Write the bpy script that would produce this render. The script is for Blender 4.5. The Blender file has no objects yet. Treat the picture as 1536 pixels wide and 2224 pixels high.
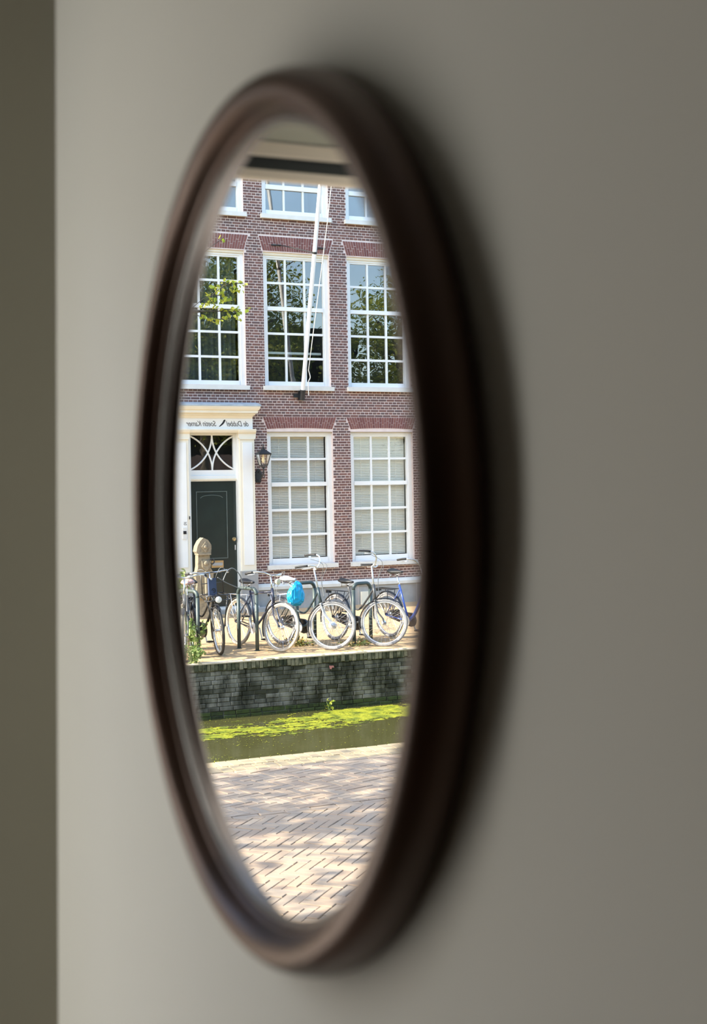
import bpy, bmesh, math, random
from mathutils import Vector, Matrix, noise
random.seed(7)
SC = bpy.context.scene
COL = SC.collection
PI = math.pi
EYE = 2.42            # camera height above the street
DY = 0.0118           # the mirror wall stands this far behind y = 0
# ---------------------------------------------------------------- camera
cam_d = bpy.data.cameras.new('camera')
cam = bpy.data.objects.new('camera', cam_d)
COL.objects.link(cam)
YAW, PITCH = math.radians(23.36), math.radians(-0.664)
fwd = Vector((-math.cos(YAW) * math.cos(PITCH), math.sin(YAW) * math.cos(PITCH), math.sin(PITCH)))
cam.location = (0, -0.352 + DY, EYE)
cam.rotation_euler = fwd.to_track_quat('-Z', 'Y').to_euler()
cam_d.sensor_fit = 'AUTO'
cam_d.sensor_width = 36
cam_d.lens = 2800 / 2224 * 36
cam_d.clip_start = 0.02
cam_d.clip_end = 300
cam_d.dof.use_dof = True
cam_d.dof.focus_distance = 21.0
cam_d.dof.aperture_fstop = 4.6
SC.camera = cam
# ---------------------------------------------------------------- sky, sun, exposure
SUN_EL, SUN_AZ = math.radians(36), math.radians(-4)
world = bpy.data.worlds.new('world')
SC.world = world
world.use_nodes = True
wn = world.node_tree
bg = wn.nodes['Background']
sky = wn.nodes.new('ShaderNodeTexSky')
sky.sky_type = 'NISHITA'
sky.sun_disc = False
sky.sun_elevation = SUN_EL
sky.sun_rotation = SUN_AZ
sky.air_density = 1.0
sky.dust_density = 1.5
sky.ozone_density = 1.0
wn.links.new(sky.outputs[0], bg.inputs[0])
bg.inputs[1].default_value = 0.50
sun_d = bpy.data.lights.new('sun', 'SUN')
sun_d.energy = 8.6
sun_d.angle = math.radians(0.53)
sun_d.color = (1.0, 0.90, 0.74)
sun = bpy.data.objects.new('sun', sun_d)
COL.objects.link(sun)
to_sun = Vector((math.cos(SUN_EL) * math.sin(SUN_AZ), math.cos(SUN_EL) * math.cos(SUN_AZ), math.sin(SUN_EL)))
sun.rotation_euler = to_sun.to_track_quat('Z', 'Y').to_euler()
sun.location = (-12, 20, 20)
SC.view_settings.view_transform = 'Standard'
SC.view_settings.look = 'None'
SC.view_settings.gamma = 1.0
SC.view_settings.use_curve_mapping = False
SC.view_settings.exposure = 0.55
SC.cycles.adaptive_threshold = 0.02
SC.cycles.max_bounces = 7
SC.cycles.diffuse_bounces = 3
SC.cycles.glossy_bounces = 4
SC.cycles.transmission_bounces = 4
SC.cycles.transparent_max_bounces = 10
SC.cycles.caustics_reflective = False
SC.cycles.caustics_refractive = False


# ================================================================ helpers
def tag(o, label=None, cat=None, group=None, kind=None):
    if label: o['label'] = label
    if cat: o['category'] = cat
    if group: o['group'] = group
    if kind: o['kind'] = kind
    return o


def empty(name, loc=(0, 0, 0), rot=(0, 0, 0), parent=None):
    o = bpy.data.objects.new(name, None)
    COL.objects.link(o)
    o.location = loc
    o.rotation_euler = rot
    o.empty_display_size = 0.1
    if parent: o.parent = parent
    return o


def W(x, u, z):
    """street coordinates: u runs along the canal, x away from the room, z up"""
    return Vector((x, -u, z))


def smooth_path(pts, n=6):
    pts = [Vector(p) for p in pts]
    out = []
    for i in range(len(pts) - 1):
        p0 = pts[max(i - 1, 0)]; p1 = pts[i]; p2 = pts[i + 1]; p3 = pts[min(i + 2, len(pts) - 1)]
        for k in range(n):
            t = k / n
            out.append(0.5 * ((2 * p1) + (p2 - p0) * t + (2 * p0 - 5 * p1 + 4 * p2 - p3) * t * t + (3 * p1 - p0 - 3 * p2 + p3) * t ** 3))
    out.append(pts[-1])
    return out


class MB:
    """collects geometry in real coordinates and links it as one mesh object"""
    def __init__(self):
        self.v = []; self.f = []

    def quad(self, a, b, c, d):
        n = len(self.v); self.v += [tuple(a), tuple(b), tuple(c), tuple(d)]; self.f.append((n, n + 1, n + 2, n + 3)); return self

    def box(self, x0, x1, u0, u1, z0, z1):
        y0, y1 = -u0, -u1
        n = len(self.v)
        self.v += [(x, y, z) for x in (x0, x1) for y in (y0, y1) for z in (z0, z1)]
        self.f += [tuple(n + i for i in q) for q in ((0, 1, 3, 2), (4, 6, 7, 5), (0, 4, 5, 1), (2, 3, 7, 6), (0, 2, 6, 4), (1, 5, 7, 3))]
        return self

    def lbox(self, x0, x1, y0, y1, z0, z1):
        return self.box(x0, x1, -y0, -y1, z0, z1)

    def tube(self, pts, r, n=8, caps=True):
        pts = [Vector(p) for p in pts]
        rr = r if isinstance(r, (list, tuple)) else [r] * len(pts)
        base = len(self.v)
        up = None
        for i, p in enumerate(pts):
            d = (pts[min(i + 1, len(pts) - 1)] - pts[max(i - 1, 0)])
            d = d.normalized() if d.length > 1e-9 else Vector((0, 0, 1))
            if up is None:
                up = Vector((0, 0, 1)) if abs(d.z) < 0.9 else Vector((1, 0, 0))
            a = up - d * up.dot(d)
            if a.length < 1e-4:
                a = d.orthogonal()
            a.normalize(); b = d.cross(a); up = a
            for k in range(n):
                t = 2 * PI * k / n
                self.v.append(tuple(p + (a * math.cos(t) + b * math.sin(t)) * rr[i]))
        for i in range(len(pts) - 1):
            for k in range(n):
                k2 = (k + 1) % n
                self.f.append((base + i * n + k, base + i * n + k2, base + (i + 1) * n + k2, base + (i + 1) * n + k))
        if caps:
            self.f.append(tuple(base + k for k in range(n)))
            self.f.append(tuple(base + (len(pts) - 1) * n + k for k in range(n)))
        return self

    def lathe(self, prof, c=(0, 0, 0), axis='z', n=24, closed=False):
        """prof: list of (radius, height along the axis)"""
        base = len(self.v); c = Vector(c)
        for r, h in prof:
            for k in range(n):
                t = 2 * PI * k / n
                if axis == 'z': q = Vector((r * math.cos(t), r * math.sin(t), h))
                elif axis == 'y': q = Vector((r * math.cos(t), h, r * math.sin(t)))
                else: q = Vector((h, r * math.cos(t), r * math.sin(t)))
                self.v.append(tuple(c + q))
        m = len(prof)
        for i in range(m if closed else m - 1):
            j = (i + 1) % m
            for k in range(n):
                k2 = (k + 1) % n
                self.f.append((base + i * n + k, base + i * n + k2, base + j * n + k2, base + j * n + k))
        if not closed:
            if prof[0][0] > 1e-6: self.f.append(tuple(base + k for k in range(n)))
            if prof[-1][0] > 1e-6: self.f.append(tuple(base + (m - 1) * n + k for k in range(n)))
        return self

    def prism(self, poly, x0, x1):
        """poly: (u,z) outline extruded from x0 to x1"""
        n = len(self.v); m = len(poly)
        for x in (x0, x1):
            self.v += [(x, -u, z) for u, z in poly]
        self.f.append(tuple(range(n, n + m))); self.f.append(tuple(range(n + m, n + 2 * m)))
        for i in range(m):
            j = (i + 1) % m
            self.f.append((n + i, n + j, n + m + j, n + m + i))
        return self

    def uprism(self, poly, u0, u1):
        """poly: (x,z) profile extruded along u"""
        n = len(self.v); m = len(poly)
        for u in (u0, u1):
            self.v += [(x, -u, z) for x, z in poly]
        self.f.append(tuple(range(n, n + m))); self.f.append(tuple(range(n + m, n + 2 * m)))
        for i in range(m):
            j = (i + 1) % m
            self.f.append((n + i, n + j, n + m + j, n + m + i))
        return self

    def mesh(self, name, smooth=False, fix=True, off=None):
        me = bpy.data.meshes.new(name)
        v = self.v if off is None else [(a - off[0], b - off[1], c - off[2]) for a, b, c in self.v]
        me.from_pydata(v, [], self.f)
        if fix:
            bm = bmesh.new(); bm.from_mesh(me)
            bmesh.ops.remove_doubles(bm, verts=bm.verts, dist=1e-6)
            bmesh.ops.recalc_face_normals(bm, faces=bm.faces)
            bm.to_mesh(me); bm.free()
        if smooth:
            me.polygons.foreach_set('use_smooth', [True] * len(me.polygons))
            if smooth != 'all':
                try: me.set_sharp_from_angle(angle=math.radians(40))
                except Exception: pass
        me.update()
        return me

    def build(self, name, mat, parent=None, smooth=False, fix=True, world=True):
        """world=True: the geometry is in world coordinates, parent unrotated"""
        off = None
        if parent is not None and world:
            off = Vector((0, 0, 0)); p = parent
            while p: off = off + p.location; p = p.parent
        o = bpy.data.objects.new(name, self.mesh(name, smooth, fix, off))
        COL.objects.link(o)
        o.data.materials.append(mat)
        if parent: o.parent = parent
        return o


def inst(name, me, loc=(0, 0, 0), parent=None, rot=None, mat=None):
    o = bpy.data.objects.new(name, me)
    COL.objects.link(o)
    o.location = loc
    if rot: o.rotation_euler = rot
    if parent: o.parent = parent
    return o


# ---------------------------------------------------------------- materials
def pbr(name, cols, rough=0.6, metal=0.0, scale=6.0, bump=0.0, bscale=80.0, rand=0.0, spec=0.5, stretch=None, coat=0.0, detail=4.0):
    """cols: ramp of colours; driven by noise, and by a per-piece random value where rand > 0"""
    m = bpy.data.materials.new(name); m.use_nodes = True
    nt = m.node_tree; N = nt.nodes; L = nt.links
    b = N['Principled BSDF']
    b.inputs['Roughness'].default_value = rough
    b.inputs['Metallic'].default_value = metal
    b.inputs['Specular IOR Level'].default_value = spec
    if coat:
        b.inputs['Coat Weight'].default_value = coat
        b.inputs['Coat Roughness'].default_value = 0.15
    geo = N.new('ShaderNodeNewGeometry')
    mp = N.new('ShaderNodeMapping')
    L.new(geo.outputs['Position'], mp.inputs['Vector'])
    if stretch: mp.inputs['Scale'].default_value = stretch
    nz = N.new('ShaderNodeTexNoise')
    nz.inputs['Scale'].default_value = scale; nz.inputs['Detail'].default_value = detail
    L.new(mp.outputs[0], nz.inputs['Vector'])
    ramp = N.new('ShaderNodeValToRGB')
    el = ramp.color_ramp.elements
    while len(el) < len(cols): el.new(0.5)
    lo, hi = (0.0, 1.0) if rand >= 1 else (0.3, 0.7)
    for i, c in enumerate(cols):
        el[i].position = lo + (hi - lo) * (i / max(1, len(cols) - 1)); el[i].color = (*c, 1)
    fac = nz.outputs[0]
    if rand:
        oi = N.new('ShaderNodeObjectInfo')
        add = N.new('ShaderNodeMath'); add.operation = 'ADD'
        L.new(geo.outputs['Random Per Island'], add.inputs[0]); L.new(oi.outputs['Random'], add.inputs[1])
        fr = N.new('ShaderNodeMath'); fr.operation = 'FRACT'; L.new(add.outputs[0], fr.inputs[0])
        mx = N.new('ShaderNodeMix'); mx.data_type = 'FLOAT'; mx.inputs[0].default_value = min(rand, 1) * 0.75
        L.new(nz.outputs[0], mx.inputs[2]); L.new(fr.outputs[0], mx.inputs[3])
        fac = mx.outputs[0]
    L.new(fac, ramp.inputs[0])
    L.new(ramp.outputs[0], b.inputs['Base Color'])
    if bump:
        n2 = N.new('ShaderNodeTexNoise'); n2.inputs['Scale'].default_value = bscale; n2.inputs['Detail'].default_value = 3
        L.new(mp.outputs[0], n2.inputs['Vector'])
        bp = N.new('ShaderNodeBump'); bp.inputs['Strength'].default_value = bump; bp.inputs['Distance'].default_value = 0.004
        L.new(n2.outputs[0], bp.inputs['Height']); L.new(bp.outputs[0], b.inputs['Normal'])
    return m


def glass_mat(name, base=0.03, top=0.5, tint=(1, 1, 1), rough=0.0, ior=1.5):
    """thin window pane: clear, with a reflection that grows towards grazing"""
    m = bpy.data.materials.new(name); m.use_nodes = True
    nt = m.node_tree; N = nt.nodes; L = nt.links
    N.remove(N['Principled BSDF'])
    out = N['Material Output']
    tr = N.new('ShaderNodeBsdfTransparent'); tr.inputs[0].default_value = (*tint, 1)
    gl = N.new('ShaderNodeBsdfGlossy'); gl.inputs['Roughness'].default_value = rough
    fr = N.new('ShaderNodeFresnel'); fr.inputs[0].default_value = ior
    mr = N.new('ShaderNodeMapRange'); mr.inputs['To Min'].default_value = base; mr.inputs['To Max'].default_value = 1.0
    L.new(fr.outputs[0], mr.inputs['Value'])
    mix = N.new('ShaderNodeMixShader')
    L.new(mr.outputs[0], mix.inputs[0]); L.new(tr.outputs[0], mix.inputs[1]); L.new(gl.outputs[0], mix.inputs[2])
    L.new(mix.outputs[0], out.inputs[0])
    # faint waviness of the pane
    nz = N.new('ShaderNodeTexNoise'); nz.inputs['Scale'].default_value = 2.2
    g = N.new('ShaderNodeNewGeometry'); L.new(g.outputs['Position'], nz.inputs['Vector'])
    bp = N.new('ShaderNodeBump'); bp.inputs['Strength'].default_value = 0.12; bp.inputs['Distance'].default_value = 0.01
    L.new(nz.outputs[0], bp.inputs['Height']); L.new(bp.outputs[0], gl.inputs['Normal'])
    return m


def mirror_mat():
    m = bpy.data.materials.new('silvered_glass'); m.use_nodes = True
    nt = m.node_tree; N = nt.nodes; L = nt.links
    N.remove(N['Principled BSDF'])
    gl = N.new('ShaderNodeBsdfGlossy'); gl.inputs['Color'].default_value = (0.92, 0.94, 0.925, 1); gl.inputs['Roughness'].default_value = 0.0
    L.new(gl.outputs[0], N['Material Output'].inputs[0])
    return m


def leaf_mat(name, cols, trans=0.45):
    m = bpy.data.materials.new(name); m.use_nodes = True
    nt = m.node_tree; N = nt.nodes; L = nt.links
    b = N['Principled BSDF']; b.inputs['Roughness'].default_value = 0.5
    geo = N.new('ShaderNodeNewGeometry'); oi = N.new('ShaderNodeObjectInfo')
    add = N.new('ShaderNodeMath'); L.new(geo.outputs['Random Per Island'], add.inputs[0]); L.new(oi.outputs['Random'], add.inputs[1])
    fr = N.new('ShaderNodeMath'); fr.operation = 'FRACT'; L.new(add.outputs[0], fr.inputs[0])
    ramp = N.new('ShaderNodeValToRGB'); el = ramp.color_ramp.elements
    while len(el) < len(cols): el.new(0.5)
    for i, c in enumerate(cols):
        el[i].position = i / max(1, len(cols) - 1); el[i].color = (*c, 1)
    L.new(fr.outputs[0], ramp.inputs[0]); L.new(ramp.outputs[0], b.inputs['Base Color'])
    tl = N.new('ShaderNodeBsdfTranslucent'); L.new(ramp.outputs[0], tl.inputs[0])
    mix = N.new('ShaderNodeMixShader'); mix.inputs[0].default_value = trans
    L.new(b.outputs[0], mix.inputs[1]); L.new(tl.outputs[0], mix.inputs[2]); L.new(mix.outputs[0], N['Material Output'].inputs[0])
    return m


M = {}
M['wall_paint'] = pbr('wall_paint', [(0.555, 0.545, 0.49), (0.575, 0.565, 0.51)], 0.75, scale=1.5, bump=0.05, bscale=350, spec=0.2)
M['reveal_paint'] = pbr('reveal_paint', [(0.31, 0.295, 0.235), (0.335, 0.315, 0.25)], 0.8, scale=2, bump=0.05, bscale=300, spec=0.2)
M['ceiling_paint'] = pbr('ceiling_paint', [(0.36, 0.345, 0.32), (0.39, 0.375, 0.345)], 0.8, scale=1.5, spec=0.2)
M['dark_wall'] = pbr('dark_wall_paint', [(0.05, 0.048, 0.043), (0.065, 0.062, 0.055)], 0.8, scale=1.5, spec=0.2)
M['oak_floor'] = pbr('oak_floor', [(0.16, 0.10, 0.06), (0.24, 0.16, 0.10)], 0.45, scale=4, stretch=(1, 9, 1), bump=0.1, rand=0.4)
M['walnut'] = pbr('walnut', [(0.010, 0.004, 0.0024), (0.042, 0.0155, 0.009)], 0.36, scale=14, stretch=(1, 1, 0.25), bump=0.03, bscale=120, spec=0.75)
M['walnut'].node_tree.nodes['Principled BSDF'].inputs['Specular Tint'].default_value = (1.0, 0.68, 0.52, 1)
M['mirror'] = mirror_mat()
M['slip'] = pbr('satin_slip', [(0.16, 0.145, 0.13), (0.21, 0.19, 0.17)], 0.25, metal=0.35, spec=0.6)
M['backing'] = pbr('backing_board', [(0.12, 0.09, 0.06), (0.16, 0.12, 0.08)], 0.8)
M['beige_paint'] = pbr('beige_paint', [(0.66, 0.56, 0.45), (0.70, 0.60, 0.49)], 0.4, scale=3)
M['dark_seal'] = pbr('dark_seal', [(0.008, 0.011, 0.010), (0.014, 0.017, 0.016)], 0.6)
M['grey_seal'] = pbr('grey_seal', [(0.25, 0.24, 0.22), (0.28, 0.27, 0.25)], 0.6)
M['room_glass'] = glass_mat('room_glass', base=0.0, ior=1.35)
M['pane'] = glass_mat('old_window_glass', base=0.18, ior=1.5, tint=(0.9, 0.95, 0.92))
M['pane_low'] = glass_mat('old_window_glass_blinds', base=0.05, ior=1.45, tint=(0.98, 0.985, 0.96))
M['mortar'] = pbr('mortar', [(0.66, 0.55, 0.51), (0.78, 0.68, 0.64)], 0.9, scale=9, spec=0.2)
M['brick'] = pbr('brick', [(0.095, 0.056, 0.052), (0.16, 0.088, 0.078), (0.13, 0.092, 0.088), (0.21, 0.11, 0.09), (0.145, 0.078, 0.07)], 0.85, scale=22, rand=1.0, bump=0.35, bscale=160, spec=0.25)
M['arch_brick'] = pbr('arch_brick', [(0.15, 0.06, 0.055), (0.20, 0.085, 0.075), (0.24, 0.11, 0.09)], 0.85, scale=22, rand=1.0, bump=0.3, bscale=160, spec=0.25)
M['quay_brick'] = pbr('quay_brick', [(0.055, 0.055, 0.038), (0.17, 0.165, 0.135), (0.29, 0.275, 0.235), (0.20, 0.19, 0.155)], 0.9, scale=3.2, rand=0.4, bump=0.6, bscale=60, spec=0.25)
def stain(m, dark, scale=1.0, lo=0.42, hi=0.62):
    """dark algae runs over a wall material: noise drawn out vertically"""
    nt = m.node_tree; N = nt.nodes; L = nt.links
    b = N['Principled BSDF']; src = b.inputs['Base Color'].links[0].from_socket
    g = N.new('ShaderNodeNewGeometry'); mp = N.new('ShaderNodeMapping'); mp.inputs['Scale'].default_value = (1.0, 2.6 * scale, 0.9 * scale)
    L.new(g.outputs['Position'], mp.inputs['Vector'])
    nz = N.new('ShaderNodeTexNoise'); nz.inputs['Scale'].default_value = 1.6; nz.inputs['Detail'].default_value = 6; nz.inputs['Roughness'].default_value = 0.65
    L.new(mp.outputs[0], nz.inputs['Vector'])
    mr = N.new('ShaderNodeMapRange'); mr.inputs['From Min'].default_value = lo; mr.inputs['From Max'].default_value = hi
    L.new(nz.outputs[0], mr.inputs['Value'])
    mx = N.new('ShaderNodeMix'); mx.data_type = 'RGBA'; mx.inputs[7].default_value = (*dark, 1)
    L.new(mr.outputs[0], mx.inputs[0]); L.new(src, mx.inputs[6]); L.new(mx.outputs[2], b.inputs['Base Color'])
M['quay_mortar'] = pbr('quay_mortar', [(0.05, 0.052, 0.04), (0.34, 0.33, 0.29)], 0.95, scale=2.5, spec=0.1)
stain(M['quay_brick'], (0.035, 0.036, 0.024)); stain(M['quay_mortar'], (0.03, 0.03, 0.02))
M['wet_moss'] = pbr('wet_moss', [(0.018, 0.026, 0.008), (0.06, 0.085, 0.015), (0.03, 0.04, 0.012)], 0.7, scale=14, bump=0.8, bscale=50, rand=0.4)
M['coping_brick'] = pbr('coping_brick', [(0.035, 0.04, 0.02), (0.13, 0.125, 0.075), (0.26, 0.235, 0.16), (0.07, 0.075, 0.04)], 0.95, scale=9, rand=0.5, bump=0.8, bscale=50)
M['pink_brick'] = pbr('pink_brick', [(0.62, 0.22, 0.20), (0.40, 0.20, 0.18)], 0.8, scale=20)
M['paver'] = pbr('paver', [(0.33, 0.245, 0.18), (0.385, 0.295, 0.215), (0.345, 0.285, 0.225), (0.41, 0.315, 0.225), (0.355, 0.255, 0.19)], 0.8, scale=10, rand=1.0, bump=0.3, bscale=120, spec=0.3)
M['paver_yellow'] = pbr('paver_yellow', [(0.36, 0.29, 0.185), (0.42, 0.34, 0.215), (0.32, 0.26, 0.18)], 0.85, scale=10, rand=1.0, bump=0.3, bscale=120, spec=0.3)
M['joint_sand'] = pbr('joint_sand', [(0.24, 0.20, 0.155), (0.32, 0.265, 0.21)], 0.95, scale=12, spec=0.1)
M['far_paving'] = pbr('far_paving', [(0.42, 0.29, 0.165), (0.53, 0.375, 0.215), (0.46, 0.32, 0.185)], 0.9, scale=9, stretch=(2.2, 1, 1), bump=0.7, bscale=28, spec=0.2)
M['white_paint'] = pbr('white_paint', [(0.80, 0.82, 0.80), (0.84, 0.86, 0.84)], 0.35, scale=3, spec=0.4)
M['cream_paint'] = pbr('cream_paint', [(0.79, 0.74, 0.60), (0.83, 0.79, 0.66)], 0.4, scale=3, spec=0.4)
M['sill_stone'] = pbr('sill_stone', [(0.66, 0.66, 0.61), (0.72, 0.72, 0.68)], 0.6, scale=9)
M['lead'] = pbr('lead_flashing', [(0.34, 0.42, 0.48), (0.48, 0.56, 0.62)], 0.5, scale=8, metal=0.2)
M['plinth_stone'] = pbr('plinth_stone', [(0.31, 0.31, 0.30), (0.40, 0.40, 0.385)], 0.8, scale=5, bump=0.2, bscale=70)
M['step_stone'] = pbr('step_stone', [(0.30, 0.31, 0.31), (0.42, 0.42, 0.40)], 0.8, scale=6, bump=0.2, bscale=70)
M['post_stone'] = pbr('post_stone', [(0.20, 0.175, 0.125), (0.28, 0.245, 0.175), (0.16, 0.145, 0.11)], 0.9, scale=12, bump=0.5, bscale=60)
M['door_paint'] = pbr('door_paint', [(0.010, 0.020, 0.018), (0.015, 0.028, 0.025)], 0.28, scale=3, coat=0.3)
M['door_line'] = pbr('door_line', [(0.09, 0.12, 0.11), (0.13, 0.16, 0.15)], 0.4)
M['brass'] = pbr('brass', [(0.55, 0.42, 0.22), (0.65, 0.50, 0.28)], 0.3, metal=0.9)
M['letter_paint'] = pbr('letter_paint', [(0.07, 0.06, 0.05), (0.09, 0.08, 0.07)], 0.6)
M['black_paint'] = pbr('black_paint', [(0.008, 0.008, 0.009), (0.014, 0.014, 0.016)], 0.6)
M['iron'] = pbr('wrought_iron', [(0.012, 0.014, 0.016), (0.026, 0.028, 0.030)], 0.45, bump=0.1)
M['lantern_glass'] = glass_mat('lantern_glass', base=0.06, tint=(0.98, 0.95, 0.88))
M['bulb'] = pbr('bulb_frosted', [(0.92, 0.84, 0.55), (0.94, 0.87, 0.6)], 0.35)
M['flagpole'] = pbr('flagpole_paint', [(0.80, 0.80, 0.78), (0.86, 0.86, 0.84)], 0.35, scale=4)
M['rope'] = pbr('rope', [(0.72, 0.71, 0.66), (0.8, 0.79, 0.74)], 0.8)
M['blind'] = pbr('blind_slat', [(0.84, 0.82, 0.72), (0.88, 0.86, 0.77)], 0.5, scale=2)
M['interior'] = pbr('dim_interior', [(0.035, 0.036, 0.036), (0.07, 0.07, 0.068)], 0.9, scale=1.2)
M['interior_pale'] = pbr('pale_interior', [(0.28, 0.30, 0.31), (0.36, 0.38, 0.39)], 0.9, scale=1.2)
M['curtain'] = pbr('curtain', [(0.06, 0.075, 0.065), (0.11, 0.13, 0.11)], 0.9, scale=4)
M['rack_steel'] = pbr('rack_steel', [(0.055, 0.080, 0.078), (0.085, 0.11, 0.105)], 0.45, scale=9, metal=0.2)
M['tyre'] = pbr('tyre_rubber', [(0.022, 0.022, 0.023), (0.045, 0.044, 0.042)], 0.7, scale=30)
M['tyre_grey'] = pbr('tyre_pale', [(0.20, 0.20, 0.205), (0.27, 0.27, 0.275)], 0.7, scale=30)
M['tyre_cream'] = pbr('tyre_cream', [(0.33, 0.30, 0.25), (0.40, 0.37, 0.31)], 0.7, scale=30)
M['chrome'] = pbr('bike_chrome', [(0.66, 0.66, 0.66), (0.76, 0.76, 0.77)], 0.22, metal=0.9, scale=20)
M['alu'] = pbr('bike_aluminium', [(0.66, 0.67, 0.68), (0.74, 0.75, 0.76)], 0.35, metal=0.6, scale=20)
M['bike_black'] = pbr('bike_black', [(0.010, 0.011, 0.013), (0.018, 0.02, 0.024)], 0.3, scale=6, coat=0.3)
M['bike_navy'] = pbr('bike_navy', [(0.018, 0.022, 0.045), (0.03, 0.035, 0.065)], 0.3, scale=6, coat=0.3)
M['bike_grey'] = pbr('bike_grey', [(0.055, 0.058, 0.062), (0.085, 0.088, 0.092)], 0.35, scale=6, coat=0.2)
M['bike_teal'] = pbr('bike_teal', [(0.030, 0.050, 0.058), (0.05, 0.075, 0.085)], 0.35, scale=6, coat=0.3)
M['bike_blue'] = pbr('bike_blue', [(0.035, 0.085, 0.36), (0.05, 0.12, 0.46)], 0.3, scale=6, coat=0.4)
M['saddle_black'] = pbr('saddle_black', [(0.018, 0.018, 0.019), (0.03, 0.03, 0.03)], 0.55)
M['saddle_grey'] = pbr('saddle_grey', [(0.40, 0.40, 0.42), (0.60, 0.60, 0.63)], 0.5, scale=24)
M['saddle_red'] = pbr('saddle_red', [(0.66, 0.60, 0.52), (0.62, 0.18, 0.16)], 0.6, scale=14)
M['plastic_white'] = pbr('plastic_white', [(0.75, 0.75, 0.73), (0.82, 0.82, 0.8)], 0.35)
M['lamp_cream'] = pbr('lamp_cream', [(0.66, 0.62, 0.44), (0.72, 0.68, 0.5)], 0.4)
M['navy_card'] = pbr('navy_card', [(0.045, 0.065, 0.125), (0.06, 0.085, 0.155)], 0.5, scale=5)
M['blue_plastic'] = pbr('blue_plastic', [(0.0, 0.36, 0.70), (0.02, 0.50, 0.82)], 0.3, scale=7, bump=0.9, bscale=22, coat=0.3)
M['cable'] = pbr('cable_sleeve', [(0.16, 0.17, 0.17), (0.25, 0.26, 0.26)], 0.4)
M['bark'] = pbr('bark', [(0.06, 0.05, 0.035), (0.12, 0.10, 0.075)], 0.9, scale=14, stretch=(1, 1, 0.2), bump=0.9, bscale=30)
M['leaf_bright'] = leaf_mat('leaf_bright', [(0.28, 0.40, 0.05), (0.42, 0.50, 0.06), (0.56, 0.52, 0.06), (0.36, 0.46, 0.07)])
M['leaf_tree'] = leaf_mat('leaf_tree', [(0.13, 0.20, 0.025), (0.26, 0.32, 0.04), (0.42, 0.42, 0.06), (0.18, 0.25, 0.03)])
M['leaf_weed'] = leaf_mat('leaf_weed', [(0.13, 0.23, 0.05), (0.30, 0.42, 0.14), (0.42, 0.50, 0.20), (0.20, 0.30, 0.08)])
M['leaf_dry'] = leaf_mat('leaf_dry', [(0.16, 0.13, 0.05), (0.34, 0.24, 0.08), (0.20, 0.21, 0.06), (0.45, 0.30, 0.08)], 0.2)
M['duckweed'] = pbr('duckweed', [(0.045, 0.06, 0.012), (0.13, 0.16, 0.018), (0.27, 0.28, 0.022), (0.15, 0.18, 0.022)], 0.7, scale=5.0, bump=0.5, bscale=60, rand=0.25, spec=0.2, detail=8)
M['our_brick'] = pbr('neighbour_brick', [(0.13, 0.09, 0.075), (0.20, 0.14, 0.12)], 0.9, scale=5)
M['sand_edge'] = pbr('quay_coping', [(0.50, 0.42, 0.31), (0.60, 0.50, 0.38)], 0.9, scale=6, bump=0.4, bscale=40)


def water_mat():
    m = bpy.data.materials.new('canal_water'); m.use_nodes = True
    nt = m.node_tree; N = nt.nodes; L = nt.links
    b = N['Principled BSDF']; b.inputs['Roughness'].default_value = 0.06; b.inputs['IOR'].default_value = 1.33
    geo = N.new('ShaderNodeNewGeometry')
    nz = N.new('ShaderNodeTexNoise'); nz.inputs['Scale'].default_value = 1.3; L.new(geo.outputs['Position'], nz.inputs['Vector'])
    r = N.new('ShaderNodeValToRGB'); r.color_ramp.elements[0].color = (0.045, 0.046, 0.016, 1); r.color_ramp.elements[1].color = (0.075, 0.072, 0.028, 1)
    L.new(nz.outputs[0], r.inputs[0]); L.new(r.outputs[0], b.inputs['Base Color'])
    mp = N.new('ShaderNodeMapping'); mp.inputs['Scale'].default_value = (3.0, 1.0, 1.0); L.new(geo.outputs['Position'], mp.inputs['Vector'])
    n2 = N.new('ShaderNodeTexNoise'); n2.inputs['Scale'].default_value = 3.5; L.new(mp.outputs[0], n2.inputs['Vector'])
    bp = N.new('ShaderNodeBump'); bp.inputs['Strength'].default_value = 0.10; bp.inputs['Distance'].default_value = 0.02
    L.new(n2.outputs[0], bp.inputs['Height']); L.new(bp.outputs[0], b.inputs['Normal'])
    return m


M['water'] = water_mat()

# ================================================================ the room
FLOOR_Z, CEIL_Z = 0.75, 3.55
XW = -1.918            # inner face of the window wall
X1, U1 = 2.6, 4.6      # far ends of the room
S = lambda o: tag(o, kind='structure')
S(MB().box(XW - 0.34, X1, -0.22, -DY, FLOOR_Z - 0.2, CEIL_Z + 0.2).build('wall_mirror', M['wall_paint']))
S(MB().box(X1, X1 + 0.2, -0.2, U1, FLOOR_Z, CEIL_Z).build('wall_back', M['dark_wall']))
S(MB().box(XW - 0.3, X1 + 0.2, U1, U1 + 0.2, FLOOR_Z, CEIL_Z).build('wall_side', M['dark_wall']))
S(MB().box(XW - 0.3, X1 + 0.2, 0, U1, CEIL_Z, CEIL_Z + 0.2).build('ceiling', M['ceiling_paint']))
fl = S(MB().box(XW - 0.3, X1 + 0.2, 0, U1, FLOOR_Z - 0.22, FLOOR_Z - 0.02).build('floor', M['oak_floor']))
for k in range(23):
    MB().box(XW, X1, k * 0.2 + 0.002, k * 0.2 + 0.198, FLOOR_Z - 0.02, FLOOR_Z).build('plank', M['oak_floor'], fl)
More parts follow.
